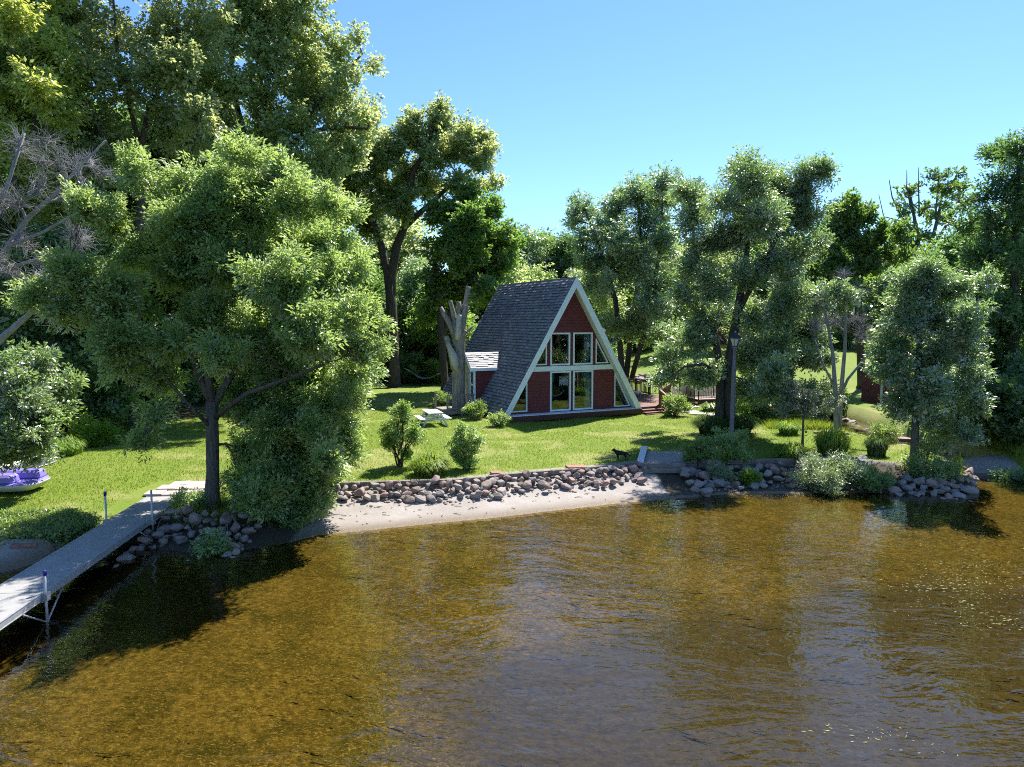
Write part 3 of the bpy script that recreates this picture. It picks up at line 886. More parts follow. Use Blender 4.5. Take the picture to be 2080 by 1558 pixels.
# ---------------- behind and right of the cottage
tree('oak_tree', 'dark dense oak standing behind the cut-back trunk and the cottage', 'tree', None, 56,
     [[(905, 800, 8), (898, 700, 7.5), (892, 620, 7), (887, 560, 5), (880, 520, 3)],
      [(897, 690, 6), (922, 610, 5, 1), (935, 540, 4.5, 1), (942, 470, 3, 1), (950, 410, 2, 1)],
      [(925, 600, 4), (965, 560, 3.5, 1), (1005, 520, 3, 1), (1040, 490, 1.6, 1)]],
     [(950, 405, 30), (985, 425, 30), (915, 440, 34), (955, 465, 40), (1000, 490, 36), (1035, 478, 17), (905, 505, 38), (955, 530, 42), (925, 585, 42), (882, 575, 34), (995, 555, 36), (1022, 535, 26), (862, 640, 30), (985, 600, 30), (1045, 500, 12), (880, 430, 20)],
     L_oak, B_dark, 62000, .27, .19, .50, 4.2, nsub=7, back=.8, droop=.1, shell=.5, seed=8)
tree('ash_tree', 'grey green ash with several stems standing right behind the cottage', 'tree', None, 54,
     [[(1266, 768, 6.5), (1259, 690, 6), (1250, 610, 5), (1232, 545, 4), (1210, 485, 3), (1190, 430, 1.6)],
      [(1272, 768, 6), (1280, 690, 5.5, .6), (1292, 600, 4.5, .8), (1303, 500, 3.5, .8), (1296, 410, 2, .8)],
      [(1283, 768, 5.5), (1305, 690, 5, -.5), (1322, 610, 4, -.7), (1342, 500, 3, -.7), (1345, 420, 1.6, -.7)]],
     [(1188, 425, 30), (1165, 448, 18), (1208, 475, 32), (1248, 430, 32), (1290, 398, 36), (1332, 385, 30), (1352, 405, 24), (1310, 445, 42), (1250, 495, 42), (1200, 535, 36), (1280, 545, 46), (1340, 495, 38), (1178, 505, 22), (1228, 595, 38), (1320, 615, 42), (1282, 670, 36), (1350, 575, 34), (1210, 580, 26), (1345, 680, 34), (1238, 660, 28)],
     L_maple, B_dark, 76000, .25, .095, .50, 4.5, nsub=7, back=.45, shell=.45, seed=9)
tree('ash_tree', 'tall two-stemmed ash on the lawn right behind the lamp post', 'tree', None, 34.5,
     [[(1459, 887, 9.5), (1463, 800, 8.5), (1462, 740, 8), (1452, 680, 6.5), (1434, 610, 5, .5), (1414, 530, 4, .6), (1404, 440, 2, .6)],
      [(1483, 889, 12), (1481, 800, 11), (1482, 730, 10), (1498, 630, 8), (1515, 540, 6), (1522, 450, 4), (1515, 370, 2)],
      [(1492, 650, 6), (1530, 575, 5, -.6), (1562, 520, 4, -.8), (1590, 450, 3, -.8), (1630, 380, 1.6, -.8)],
      [(1463, 760, 4), (1430, 740, 3, -1.2), (1390, 745, 2.2, -1.6), (1355, 770, 1.2, -1.8)]],
     [(1412, 390, 32), (1398, 445, 36), (1432, 425, 28), (1440, 490, 38), (1510, 400, 46), (1560, 368, 42), (1500, 352, 26), (1535, 335, 16), (1598, 395, 44), (1640, 362, 38), (1668, 350, 24), (1625, 400, 36), (1622, 445, 42), (1560, 450, 54), (1500, 480, 46), (1636, 510, 36),
      (1590, 540, 48), (1520, 560, 46), (1442, 580, 40), (1400, 545, 36), (1380, 610, 28), (1450, 650, 42), (1540, 650, 48), (1602, 620, 44), (1648, 600, 28), (1400, 690, 40), (1358, 725, 26), (1545, 720, 46), (1585, 700, 36), (1430, 760, 32), (1525, 790, 36), (1372, 765, 24), (1560, 765, 26), (1340, 775, 18), (1395, 760, 20), (1530, 730, 40)],
     L_maple, B_dark, 165000, .165, .06, .36, 3.6, nsub=8, back=.5, clear=(1466, 1502, 680, 900, 33.0), shell=.42, gmin=.014, seed=10)
tree('oak_tree', 'oak with a dark crooked trunk between the lamp ash and the sparse tree top', 'tree', None, 56,
     [[(1750, 795, 8), (1748, 720, 7.5), (1744, 640, 7), (1748, 570, 6.5), (1738, 510, 4), (1722, 450, 2)],
      [(1747, 585, 5), (1770, 520, 4, 1), (1792, 470, 2, 1)], [(1744, 660, 4), (1705, 620, 3), (1670, 600, 1.6)]],
     [(1722, 428, 30), (1758, 440, 28), (1700, 470, 32), (1742, 495, 38), (1790, 478, 24), (1682, 530, 32), (1772, 545, 26), (1802, 520, 17), (1692, 595, 32), (1655, 640, 34), (1715, 560, 30), (1640, 560, 30)],
     L_oak, B_dark, 40000, .27, .18, .48, 4, nsub=7, back=.7, droop=.1, seed=11)
tree('cottonwood_tree', 'sparse topped tall tree with bare twigs against the sky on the right', 'tree', None, 84,
     [[(1880, 722, 7), (1878, 620, 6), (1870, 540, 5), (1862, 470, 4), (1850, 400, 1.8)],
      [(1872, 560, 4), (1898, 470, 3.5), (1910, 420, 2.6), (1915, 380, 1.2)], [(1880, 520, 3.5), (1915, 470, 3), (1945, 420, 2), (1952, 375, 1)],
      [(1862, 480, 3), (1830, 440, 2.2), (1812, 400, 1.2), (1806, 365, .7)], [(1850, 420, 2), (1842, 380, 1.2), (1842, 345, .6)], [(1868, 440, 2), (1866, 390, 1.2), (1866, 340, .6)], [(1900, 440, 2), (1905, 380, 1.2), (1908, 345, .6)],
      [(1835, 450, 1.6), (1795, 440, 1.1), (1785, 395, .6)]],
     [(1850, 388, 22), (1892, 362, 17), (1910, 395, 22), (1944, 382, 22), (1960, 408, 15), (1835, 430, 22), (1900, 440, 20), (1932, 448, 20), (1858, 485, 28), (1905, 515, 28), (1950, 500, 28), (1920, 360, 12), (1832, 520, 30), (1880, 560, 34), (1940, 560, 34), (1870, 430, 16)],
     L_oak, B_grey, 15000, .32, .22, .5, 4, nsub=12, back=.5, droop=.1, gmin=.03, seed=12)
tree('maple_tree', 'young silver leaved tree on the rocky point where the creek meets the lake', 'tree', None, 28,
     [[(1857, 950, 8.5), (1859, 880, 7.5), (1862, 780, 6), (1868, 690, 5), (1876, 610, 3.5), (1884, 550, 1.8)],
      [(1862, 780, 4), (1900, 720, 3), (1950, 690, 1.5)], [(1862, 790, 3.5), (1830, 740, 2.6), (1808, 700, 1.3)], [(1860, 850, 3), (1910, 830, 2), (1950, 820, 1)]],
     [(1888, 555, 36), (1860, 598, 42), (1925, 588, 38), (1960, 578, 22), (1838, 648, 36), (1900, 655, 46), (1950, 648, 36), (1818, 700, 34), (1880, 725, 50), (1950, 718, 40), (1980, 758, 20), (1802, 755, 34), (1860, 795, 48), (1930, 788, 40), (1820, 828, 30), (1888, 858, 28), (1962, 820, 26), (1930, 868, 22), (1905, 905, 16), (1990, 778, 14), (1850, 560, 20)],
     L_maple, B_grey, 95000, .14, .048, .28, 2.0, nsub=7, back=.6, shell=.45, gmin=.010, seed=13)
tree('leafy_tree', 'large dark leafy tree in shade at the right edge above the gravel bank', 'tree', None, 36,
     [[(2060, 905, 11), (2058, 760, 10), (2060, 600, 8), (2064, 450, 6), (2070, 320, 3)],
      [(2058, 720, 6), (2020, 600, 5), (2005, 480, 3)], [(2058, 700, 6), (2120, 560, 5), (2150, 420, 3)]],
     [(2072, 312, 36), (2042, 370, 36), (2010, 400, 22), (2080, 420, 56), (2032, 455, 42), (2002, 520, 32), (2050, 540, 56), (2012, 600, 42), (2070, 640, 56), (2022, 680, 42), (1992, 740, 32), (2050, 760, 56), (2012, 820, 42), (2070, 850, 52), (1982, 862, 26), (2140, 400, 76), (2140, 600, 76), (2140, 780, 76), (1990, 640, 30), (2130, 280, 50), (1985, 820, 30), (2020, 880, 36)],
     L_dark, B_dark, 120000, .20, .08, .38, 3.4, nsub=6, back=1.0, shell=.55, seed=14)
tree('leafy_tree', 'light leaved tree with a thin pale stem just left of the small dead tree', 'tree', None, 44,
     [[(1606, 828, 4), (1608, 760, 3.6), (1614, 690, 3), (1606, 620, 2.2), (1590, 570, 1.2)], [(1612, 705, 2.4), (1640, 660, 1.8), (1662, 620, 1)], [(1609, 750, 2.2), (1580, 720, 1.6), (1560, 700, 1)]],
     [(1598, 575, 30), (1640, 610, 30), (1600, 640, 34), (1650, 675, 30), (1580, 690, 30), (1625, 715, 28), (1658, 735, 20), (1560, 640, 26), (1670, 640, 18), (1575, 745, 22), (1680, 690, 14)],
     L_grey, B_pale, 36000, .20, .085, .36, 2.2, nsub=6, back=.5, seed=17)
tree('dead_tree', 'small dead bare tree with thin grey stems beside the creek', 'tree', None, 33.2,
     [[(1699, 893, 5), (1697, 800, 4.5), (1692, 720, 3.5), (1680, 650, 2.5), (1664, 585, 1.2)],
      [(1704, 893, 5), (1708, 800, 4.5, .3), (1716, 710, 3.5, .3), (1719, 620, 2.4, .3), (1714, 545, 1.1, .3)],
      [(1700, 820, 3.5), (1722, 770, 3, -.4), (1755, 730, 2.2, -.5), (1800, 690, 1.2, -.5)],
      [(1697, 790, 2.6), (1672, 740, 2), (1655, 690, 1.1)]],
     [(1690, 600, 34), (1728, 600, 36), (1700, 655, 36), (1760, 690, 28), (1662, 670, 24), (1715, 560, 26), (1740, 650, 28), (1668, 610, 24), (1790, 680, 16)],
     None, B_pale, 0, 0, 0, 0, 1.0, nsub=60, back=.9, gmin=.009, seed=15)
tree('sapling', 'little sapling with pale leaves on a thin stem at the creek edge', 'tree', None, 31,
     [[(1630, 908, 2.6), (1631, 870, 2.2), (1633, 830, 1.8), (1630, 790, 1)], [(1632, 850, 1.4), (1660, 830, 1), (1690, 815, .6)], [(1632, 845, 1.3), (1610, 820, 1), (1592, 800, .6)]],
     [(1620, 812, 22), (1598, 802, 16), (1650, 806, 19), (1680, 828, 16), (1588, 835, 14), (1640, 838, 17), (1700, 815, 11), (1615, 785, 14)],
     L_blossom, B_grey, 9000, .10, .05, .17, .7, nsub=8, back=.5, shell=.3, gmin=.006, seed=16)

# ---------------- archetypes for the woods behind, copied whole
def wood_proto(seed, H, Wd, leaf, n, L, W, trunk_h=.28):
    r_ = np.random.default_rng(seed)
    lob = []
    for i in range(15):
        f = (i + .5) / 15
        z = H * (trunk_h + .05 + (1 - trunk_h - .15) * f)
        rr = Wd / 2 * math.sin(PI * min(1, .22 + .72 * f)) * .75
        a = i * 2.4 + r_.uniform(-.4, .4)
        lob.append((np.array([math.cos(a) * rr * r_.uniform(.5, 1), math.sin(a) * rr * r_.uniform(.5, 1), z]), Wd * r_.uniform(.17, .26)))
    q, a, tw = crown_leaves(lob, n, L, W, L * 2.2, .2, .5, per=22)
    mb = MB()
    tr = np.array([[0, 0, -.3], [.1, 0, H * .25], [0, .15, H * .55], [.1, .1, H * .85]])
    limbs(mb, [(tr, [H * .022, H * .017, H * .011, H * .004])], lob, tw, 3, gmin=.03)
    return np_mesh('crown', q, 4, leaf, a), mb

PROTO = []
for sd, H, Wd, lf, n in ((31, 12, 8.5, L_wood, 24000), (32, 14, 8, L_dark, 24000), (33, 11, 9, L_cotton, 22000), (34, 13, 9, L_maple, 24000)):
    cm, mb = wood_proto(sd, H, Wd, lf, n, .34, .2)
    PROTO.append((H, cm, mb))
_pcache = {}
def wood_tree(k, x, y, h, label, group):
    H, cm, mb = PROTO[k]
    if k not in _pcache:
        t0 = thing('woodland_tree', label, 'tree', (0, 0, 0), 0, group)
        put(bpy.data.objects.new('crown', cm), t0)
        mb.build('trunk', B_dark, t0, recalc=False)
        _pcache[k] = t0
        t = t0
    else:
        src = _pcache[k]
        t = put(src.copy())
        for ch in src.children:
            c = put(ch.copy(), t)
        t['label'] = label
        t['group'] = group
    t.location = (x, y, ground(x, y) - .05)
    s = h / H
    t.scale = (s * random.uniform(.9, 1.15), s * random.uniform(.9, 1.15), s)
    t.rotation_euler = (0, 0, random.uniform(0, 6.28))
    return t

WOODS = [  # px, depth, height, archetype, label
    (-260, 40, 14, 1, None), (128, 33.5, 10, 1, 'slim dark tree at the woods edge behind the canoe'), (216, 41, 12, 0, 'slim tree just left of the thick cottonwood trunk at the woods edge'), (-120, 46, 15, 0, None), (30, 47, 13, 1, 'dark leafy woodland tree behind the small silvery tree at the left edge'),
    (105, 50, 18, 0, 'green woodland tree behind the dead tree branches at the left'), (185, 46, 16, 1, 'dark woodland tree between the canoe and the thick cottonwood trunk'),
    (335, 47, 19, 1, 'shaded woodland tree right of the thick cottonwood trunk'), (415, 50, 19, 0, 'woodland tree hidden behind the ash trunk'),
    (560, 55, 19, 1, 'dark woodland tree behind the right half of the ash crown'), (650, 66, 15, 3, 'grey green woodland tree between the ash and the forked cottonwood'),
    (725, 64, 11, 1, 'low dark woodland tree left of the forked cottonwood trunk'), (850, 70, 11, 3, 'pale woodland tree seen through the fork of the cottonwood'),
    (800, 82, 17, 2, 'yellow green woodland tree far behind the forked cottonwood'), (960, 78, 12, 1, 'dark woodland tree behind the ridge end of the cottage roof'),
    (1025, 88, 13, 2, 'bright green woodland tree just left of the cottage gable peak'), (900, 66, 9, 0, 'low woodland tree behind the hammock'),
    (1085, 92, 12, 0, 'green woodland tree peeping over the cottage ridge'), (1060, 150, 21, 3, 'grey green tree on the far skyline left of the gable peak'),
    (1110, 158, 21, 0, 'rounded green tree on the far skyline above the gable peak'), (1150, 150, 20, 1, 'dark tree on the far skyline right of the gable peak'),
    (1010, 165, 20, 0, None), (1195, 84, 11, 2, 'bright green tree right of the cottage gable'), (1240, 92, 13, 0, 'green tree behind the stems of the grey green ash'),
    (1330, 100, 13, 2, 'yellow green tree at the far side of the lawn behind the deck'), (1400, 104, 14, 1, 'dark tree at the head of the far lawn left of the lamp'),
    (1385, 86, 12, 2, 'bright yellow green tree on the far lawn seen between the two ashes'), (1452, 88, 12.5, 2, 'bright yellow green tree on the far lawn seen through the lamp ash'),
    (1470, 106, 14, 2, 'bright tree at the head of the far lawn behind the lamp ash'), (1540, 100, 14, 0, 'green tree at the head of the far lawn right of the lamp'),
    (1610, 104, 14, 3, 'grey green tree above the gravel patch on the far lawn'), (1680, 100, 14, 1, 'dark tree above the far lawn behind the small dead tree'),
    (1750, 96, 13, 0, 'green tree behind the dark crooked oak'), (1815, 88, 12, 3, 'grey green tree behind the red shed'),
    (1880, 76, 12, 0, 'green tree behind the silver leaved young tree'), (1945, 70, 13, 1, 'dark tree between the young silver tree and the right edge tree'),
    (2010, 62, 13, 1, 'dark tree behind the large shaded tree at the right edge'), (2110, 55, 14, 0, None), (2200, 46, 13, 1, None), (1290, 118, 15, 1, 'dark tree far behind the chairs on the deck'),
    (470, 60, 20, 2, 'yellow green tree deep in the woods behind the ash'), (255, 52, 20, 0, 'green tree deep in the woods behind the cottonwood trunk'), (60, 62, 17, 1, 'dark tall tree deep in the woods at the left'), (620, 84, 16, 0, 'green tree deep in the woods left of the forked cottonwood'),
]
for px, D, h, k, lab in WOODS:
    x = (px - PCX) / FPX * D
    wood_tree(k, x, D, h, lab or 'leafy woodland tree standing outside the picture edge', 'woodland trees around the clearing' if lab else 'woodland trees at the rim')

# ---------------- bushes
def bush_mesh(seed, H, Wd, leaf, n, L, W, base_narrow=.5):
    r_ = np.random.default_rng(seed)
    lob = []
    for i in range(11):
        f = (i + .5) / 11
        a = i * 2.4
        rr = Wd / 2 * (base_narrow + (1 - base_narrow) * math.sin(PI * min(.9, f))) * .62
        lob.append((np.array([math.cos(a) * rr, math.sin(a) * rr, H * (.16 + .70 * f)]), Wd * r_.uniform(.11, .24)))
        lob[-1] = (lob[-1][0] + r_.normal(size=3) * Wd * .07, lob[-1][1])
    q, a, tw = crown_leaves(lob, n, L, W, L * 1.9, .1, .35, per=20)
    q[:, 2] = np.maximum(q[:, 2], .02)
    mb = MB()
    for j in range(7):
        a2 = j * .9
        e = lob[r_.integers(4, 11)][0]
        mb.tube(curve([.08 * math.cos(a2), .08 * math.sin(a2), -.05], e, (e[0] * .3, e[1] * .3, 1)), list(np.linspace(.022 * H ** .5, .008, 6)), 5, cap=False)
    for t in tw:
        for e in t[::6]:
            mb.tube(curve([e[0] * .35, e[1] * .35, e[2] * .45], e, (0, 0, 1), 4), [.009, .008, .006, .004], 4, cap=False)
    return np_mesh('foliage', q, 4, leaf, a), mb

def bush(name, label, cat, loc, H, Wd, leaf, n, L, W, seed=1, group=None, bark=None, narrow=.5):
    t = thing(name, label, cat, (loc[0], loc[1], ground(loc[0], loc[1])), random.uniform(0, 6), group)
    fm, mb = bush_mesh(seed, H, Wd, leaf, n, L, W, narrow)
    put(bpy.data.objects.new('foliage', fm), t)
    mb.build('stems', bark or B_dark, t, recalc=False)
    return t

def bush_copy(src, label, loc, sc, group=None):
    t = put(src.copy())
    for ch in src.children:
        put(ch.copy(), t)
    t['label'] = label
    if group: t['group'] = group
    t.location = (loc[0], loc[1], ground(loc[0], loc[1]) - .03)
    t.scale = (sc * random.uniform(.85, 1.25), sc * random.uniform(.85, 1.25), sc * random.uniform(.8, 1.1))
    t.rotation_euler = (0, 0, random.uniform(0, 6.28))
    return t

# understory at the wood's edge
ug = 'bushes along the edge of the woods behind the lawn'
ul = 'shaded leafy bush in the row at the edge of the woods left of the cottage'
u1 = bush('woodland_bush', ul, 'bush', (-30, 41), 3.0, 3.6, L_dark, 9000, .22, .13, 51, ug)
u2 = bush('woodland_bush', ul, 'bush', (-26, 40), 2.6, 3.2, L_wood, 9000, .20, .12, 52, ug)
k = 0
edge = [(-21.8 + .9 * math.sin(y_ * 1.3), y_) for y_ in np.arange(31.5, 62, 1.75)] + [(-24.5, y_) for y_ in np.arange(30, 62, 2.6)] + [(x_, 63.5 + 1.2 * math.sin(x_)) for x_ in np.arange(-20, -4, 1.9)] + [(x_, 68) for x_ in np.arange(-24, -2, 2.6)] + [(x_, 74) for x_ in np.arange(-22, 0, 3.2)]
for x_, y_ in edge:
    bush_copy(u1 if k % 2 else u2, ul, (x_, y_), random.uniform(.7, 1.45), ug)
    k += 1
rg = 'bushes along the far side of the right lawn'
rl = 'leafy bush in the far row beyond the lawn right of the cottage'
for px, D in [(1180, 70), (1215, 66), (1245, 78), (1290, 92), (1330, 94), (1370, 95), (1415, 96), (1460, 96), (1505, 96), (1550, 94), (1590, 93), (1640, 92), (1685, 92), (1720, 90), (1775, 86), (1800, 76), (1850, 66), (1900, 58), (1940, 52), (1980, 46), (2030, 42), (2090, 38), (1120, 84), (1070, 86), (1965, 40), (2000, 38), (2060, 35), (1985, 34.5), (2030, 33.5), (2075, 32.5), (1955, 36), (2100, 31), (2010, 35.5)]:
    bush_copy(u1 if k % 2 else u2, rl, ((px - PCX) / FPX * D, D), random.uniform(.8, 1.4), rg)
    k += 1

# ---------------- garden shrubs and clumps
bush('lilac_shrub', 'tall loose young shrub on the lawn edge left of the daylilies', 'shrub', P(812, 945, 26.6), 2.75, 1.75, L_shrub, 11000, .085, .042, 61, narrow=.25)
bush('viburnum_shrub', 'compact pointed green shrub right of the daylilies above the timber edge', 'shrub', P(948, 950, 26.4), 1.85, 1.35, L_ash, 10000, .08, .045, 62, narrow=.45)
bush('foundation_shrub', 'rounded yellow green shrub at the foot of the cut-back trunk', 'shrub', G(966, 851), .85, 1.5, L_shrub, 5000, .10, .05, 63, narrow=.8)
bush('foundation_shrub', 'small dark shrub below the left corner of the cottage front', 'shrub', G(1012, 866), .55, 1.05, L_ash, 3200, .09, .045, 64, narrow=.8)
bush('porch_shrub', 'light green shrub beside the porch steps behind the picnic table', 'shrub', G(898, 829), .9, .8, L_shrub, 2600, .10, .05, 65, narrow=.7)
bush('deck_shrub', 'rounded leafy shrub at the foot of the deck stair railing', 'shrub', G(1372, 845), 1.25, 1.5, L_shrub, 6000, .10, .05, 66, narrow=.8)
bush('spirea_shrub', 'yellow green mounded shrub left of the lamp post base', 'shrub', G(1418, 938), 1.15, 1.35, L_shrub, 9000, .07, .035, 67, narrow=.85)
bush('spirea_shrub', 'deep green mounded shrub right of the lamp post base', 'shrub', G(1487, 938), 1.15, 1.6, L_ash, 9000, .075, .035, 68, narrow=.85)
bush('creek_shrub', 'broad silvery bush leaning over the creek behind the sapling', 'shrub', (16.6, 40.6), 2.5, 3.4, L_grey, 12000, .14, .07, 69, narrow=.7)
bush('creek_shrub', 'dark leafy bush at the bridge foot right of the lamp ash', 'shrub', (13.5, 40.2), 1.9, 2.6, L_wood, 9000, .14, .08, 70, narrow=.7)
bush('creek_shrub', 'low dark bush on the far creek bank below the lawn', 'shrub', (20.5, 47.5), 2.0, 3.6, L_dark, 9000, .16, .09, 71, narrow=.8)
bush('weedy_bush', 'pale feathery weeds spilling over the rocks below the right timber wall', 'weeds', G(1680, 972, -.25), .9, 2.2, L_grey, 12000, .12, .03, 72, narrow=.9)
bush('weedy_bush', 'green weeds at the foot of the old stump on the rocky point', 'weeds', G(1765, 972, -.25), .5, 1.5, L_shrub, 8000, .11, .035, 73, narrow=.9)
bush('weedy_bush', 'leafy weeds round the foot of the young silver tree', 'weeds', G(1880, 962, -.25), .75, 2.2, L_ash, 9000, .11, .035, 74, narrow=.9)
bush('weedy_bush', 'small bright tuft of weeds among the rocks right of the beach', 'weeds', G(1524, 972, -.3), .55, .6, L_blade, 2200, .10, .03, 75, narrow=.8)
bush('weedy_bush', 'low grey green weeds growing between the rocks nearest the sandy beach', 'weeds', G(1462, 968, -.3), .5, 1.0, L_grey, 2600, .10, .03, 76, narrow=.8)
bush('weedy_bush', 'leafy weeds under the ash on the stones beside the dock', 'weeds', G(385, 1035, -.2), .55, 1.2, L_ash, 4200, .09, .03, 77, narrow=.9)
bush('weedy_bush', 'green weeds on the left bank of the creek in front of the young tree trunk', 'weeds', G(1795, 900, -.1), .7, 1.2, L_shrub, 4200, .10, .03, 78, narrow=.9)
bush('weedy_bush', 'dark weeds growing on the grey gravel bank at the right edge', 'weeds', G(2060, 925, 0.3), .6, 1.4, L_dark, 4000, .10, .04, 79, narrow=.9)
bush('weedy_bush', 'tall green weeds beside the leaf pile at the woods edge left', 'weeds', G(190, 905), 1.0, 2.2, L_blade, 7000, .13, .05, 80, narrow=.9)
bush('weedy_bush', 'sunlit weeds at the end of the mown path below the woods', 'weeds', G(345, 828), 1.1, 3.0, L_shrub, 7000, .15, .06, 81, narrow=.9)

def clump(name, label, cat, loc, R, H, n, mat, w=.022, arch=.9):
    """arching strap leaves: each leaf a bent ribbon of three quads"""
    t = thing(name, label, cat, (loc[0], loc[1], ground(loc[0], loc[1])), 0)
    a = rng.uniform(0, 2 * PI, n)
    rr = R * .55 * np.sqrt(rng.random(n))
    b = np.stack([rr * np.cos(a), rr * np.sin(a), np.zeros(n)], 1)
    oa = a + rng.normal(size=n) * .6
    o = np.stack([np.cos(oa), np.sin(oa), np.zeros(n)], 1)
    s = np.stack([-o[:, 1], o[:, 0], np.zeros(n)], 1) * (w * rng.uniform(.6, 1.3, n))[:, None] / 2
    h = (H * rng.uniform(.6, 1.15, n) * (1.08 - .5 * rr / (R * .55)))[:, None]
    ln = h * arch * rng.uniform(.4, 1.1, (n, 1))
    up = np.array([0, 0, 1.0])
    p = [b, b + o * ln * .18 + up * h * .6, b + o * ln * .55 + up * h * .95, b + o * ln + up * h * .72]
    ww = [1, 1, .8, .15]
    qs = []
    for i in range(3):
        qs.append(np.stack([p[i] - s * ww[i], p[i] + s * ww[i], p[i + 1] + s * ww[i + 1], p[i + 1] - s * ww[i + 1]], 1))
    q = np.stack(qs, 1).reshape(-1, 3)
    put(bpy.data.objects.new('leaves', np_mesh('leaves', q, 4, mat, np.repeat(rng.random(n), 3))), t)
    return t

clump('daylily_clump', 'bright yellow green daylily clump between the two lawn edge shrubs', 'plant', G(872, 965), .95, .72, 900, L_blade, .035, 1.0)
clump('grass_clump', 'dark fountain grass clump left of the lamp ash trunk', 'plant', G(1444, 884), .95, 1.05, 1600, L_bladedark, .03, 1.1)
clump('grass_clump', 'dark fountain grass clump right of the lamp ash trunk', 'plant', G(1500, 882), .95, 1.05, 1600, L_bladedark, .03, 1.1)
clump('daylily_clump', 'daylily clump above the right timber wall left of the sapling', 'plant', G(1606, 932), .85, .66, 800, L_blade, .03, 1.0)
clump('daylily_clump', 'rounded green daylily clump at the creek edge behind the sapling', 'plant', G(1601, 882), .75, .68, 700, L_blade, .03, 1.0)
clump('iris_clump', 'tall bright green iris leaves at the foot of the small dead tree', 'plant', G(1690, 925), 1.0, 1.15, 1300, L_blade, .032, .55)
clump('iris_clump', 'dark green strap leaves beside the old stump', 'plant', G(1780, 926), .6, .9, 800, L_bladedark, .03, .6)
clump('reed_clump', 'thin green reeds on the tip of the rocky point', 'plant', G(1945, 962, -.4), .35, 1.0, 130, L_blade, .018, .25)
clump('hosta_clump', 'pale green striped clump below the bridge by the flagstones', 'plant', G(1442, 834), .75, .5, 500, L_shrub, .05, 1.1)
clump('far_grass_clump', 'dark spiky plant alone on the far lawn', 'plant', P(1688, 748, 74), .9, .8, 500, L_bladedark, .06, .9)
clump('tall_weed_clump', 'bright tufted grass at the wood edge right of the canoe', 'plant', G(130, 925), 1.2, .8, 900, L_blade, .03, .7)

# weeds on the left shore: ground cover nobody could count
def shore_weeds():
    n = 5200
    pts = np.array([G(*p) for p in np.stack([rng.uniform(-60, 200, n), rng.uniform(1045, 1092, n)], 1)])[:, :2]
    keep = (np.array([math.sin(1.7 * x) + math.sin(2.3 * y + 1) + math.sin(.9 * x + 1.3 * y) for x, y in pts]) + rng.normal(size=n) * .5) > -.3
    pts = pts[keep & (pts[:, 0] < -11.9)]
    z = terrain(pts)[0]
    m = 12
    base = np.repeat(np.column_stack([pts, z]), m, 0)
    base[:, :2] += rng.normal(size=(len(base), 2)) * .10
    base[:, 2] += rng.random(len(base)) * .26
    d = unit(rng.normal(size=(len(base), 3)) + np.array([0, 0, .25]))
    q = leaf_quads(base, d, .11, .042)
    tag(put(bpy.data.objects.new('shore_weeds', np_mesh('shore_weeds', q, 4, L_shrub, rng.random(len(base))))), kind='stuff')
shore_weeds()

# tufts and litter grass along the wood's edge, same for the creek sides
def rough_grass():
    px = np.concatenate([rng.uniform(60, 420, 2600), rng.uniform(1560, 1760, 1500), rng.uniform(1960, 2080, 700), rng.uniform(250, 480, 160)])
    py = np.concatenate([rng.uniform(835, 925, 2600), rng.uniform(842, 872, 1500), rng.uniform(885, 935, 700), rng.uniform(1012, 1045, 160)])
    p = np.array([G(a, b)[:2] for a, b in zip(px, py)])
    z, wet, inl, dl, ds = terrain(p)
    k = ~wet & ((p[:, 0] > 0) | (p[:, 0] < -19.6) | (p[:, 1] < 25)) & ~((np.abs(p[:, 0] + 11.0) < 1.1) & (p[:, 1] < 24.6))
    b = np.repeat(np.column_stack([p[k], z[k]]), 9, 0)
    b[:, :2] += rng.normal(size=(len(b), 2)) * .12
    tag(put(bpy.data.objects.new('rough_grass', np_mesh('rough_grass', blades(b, .34, .03, .9), 3, L_lawn, rng.random(len(b))))), kind='stuff')
rough_grass()
# ------------------------------------------------------------------ the A-frame cottage
HA = math.radians(25.5)
HO = np.array([3.60, 40.2, 0.0])
HU = np.array([math.cos(HA), math.sin(HA), 0])
HN = np.array([-math.sin(HA), math.cos(HA), 0])
def hw(u, n, z=0.0):
    return HO + HU * u + HN * n + np.array([0, 0, z])
HWD, RZ, EZ, HL = 4.55, 7.95, .28, 10.4
SL = (RZ - EZ) / HWD
house = thing('cottage', 'red A-frame cottage with a steep charcoal shingle roof and tall front windows', 'cottage', HO, HA)
sl = math.hypot(HWD, RZ - EZ)
dx, dz = HWD / sl, (RZ - EZ) / sl

def roof_courses(name, side, parent):
    """shingle courses as real overlapping tabs; side -1 left, +1 right"""
    mb = MB()
    rows, rnd = 46, random.Random(4 + side)
    e = sl / rows
    th = .10
    # the deck below the shingles
    mb.prism([(side * HWD, EZ), (0, RZ), (0, RZ - .16), (side * (HWD - .13), EZ - .0)], 1, .06, HL)
    for r in range(rows):
        a = r * e
        y = -.02 - rnd.random() * .3
        while y < HL:
            w = rnd.choice((.18, .26, .34, .30)) + rnd.random() * .05
            y0, y1 = max(-.02, y), min(HL + .02, y + w - .008)
            y += w
            if y1 - y0 < .03: continue
            lift = rnd.choice((.035, .045, .06, .075))
            dn = rnd.choice((0, 0, .02, .04))
            s0, s1 = a - dn, a + e * 1.25
            def pt(s, n):  # s up the slope, n outward
                return (side * (HWD - s * dx + n * dz), EZ + s * dz + n * dx)
            p = [pt(s0, .002), pt(s0, lift), pt(s1, .006), pt(s1, .0)]
            v = [(q[0], yy, q[1]) for yy in (y0, y1) for q in p]
            mb.add(v, [(0, 1, 2, 3), (7, 6, 5, 4), (0, 4, 5, 1), (1, 5, 6, 2), (2, 6, 7, 3), (3, 7, 4, 0)])
    return mb.build(name, M_roof, parent)
roof_l = roof_courses('roof', -1, house)
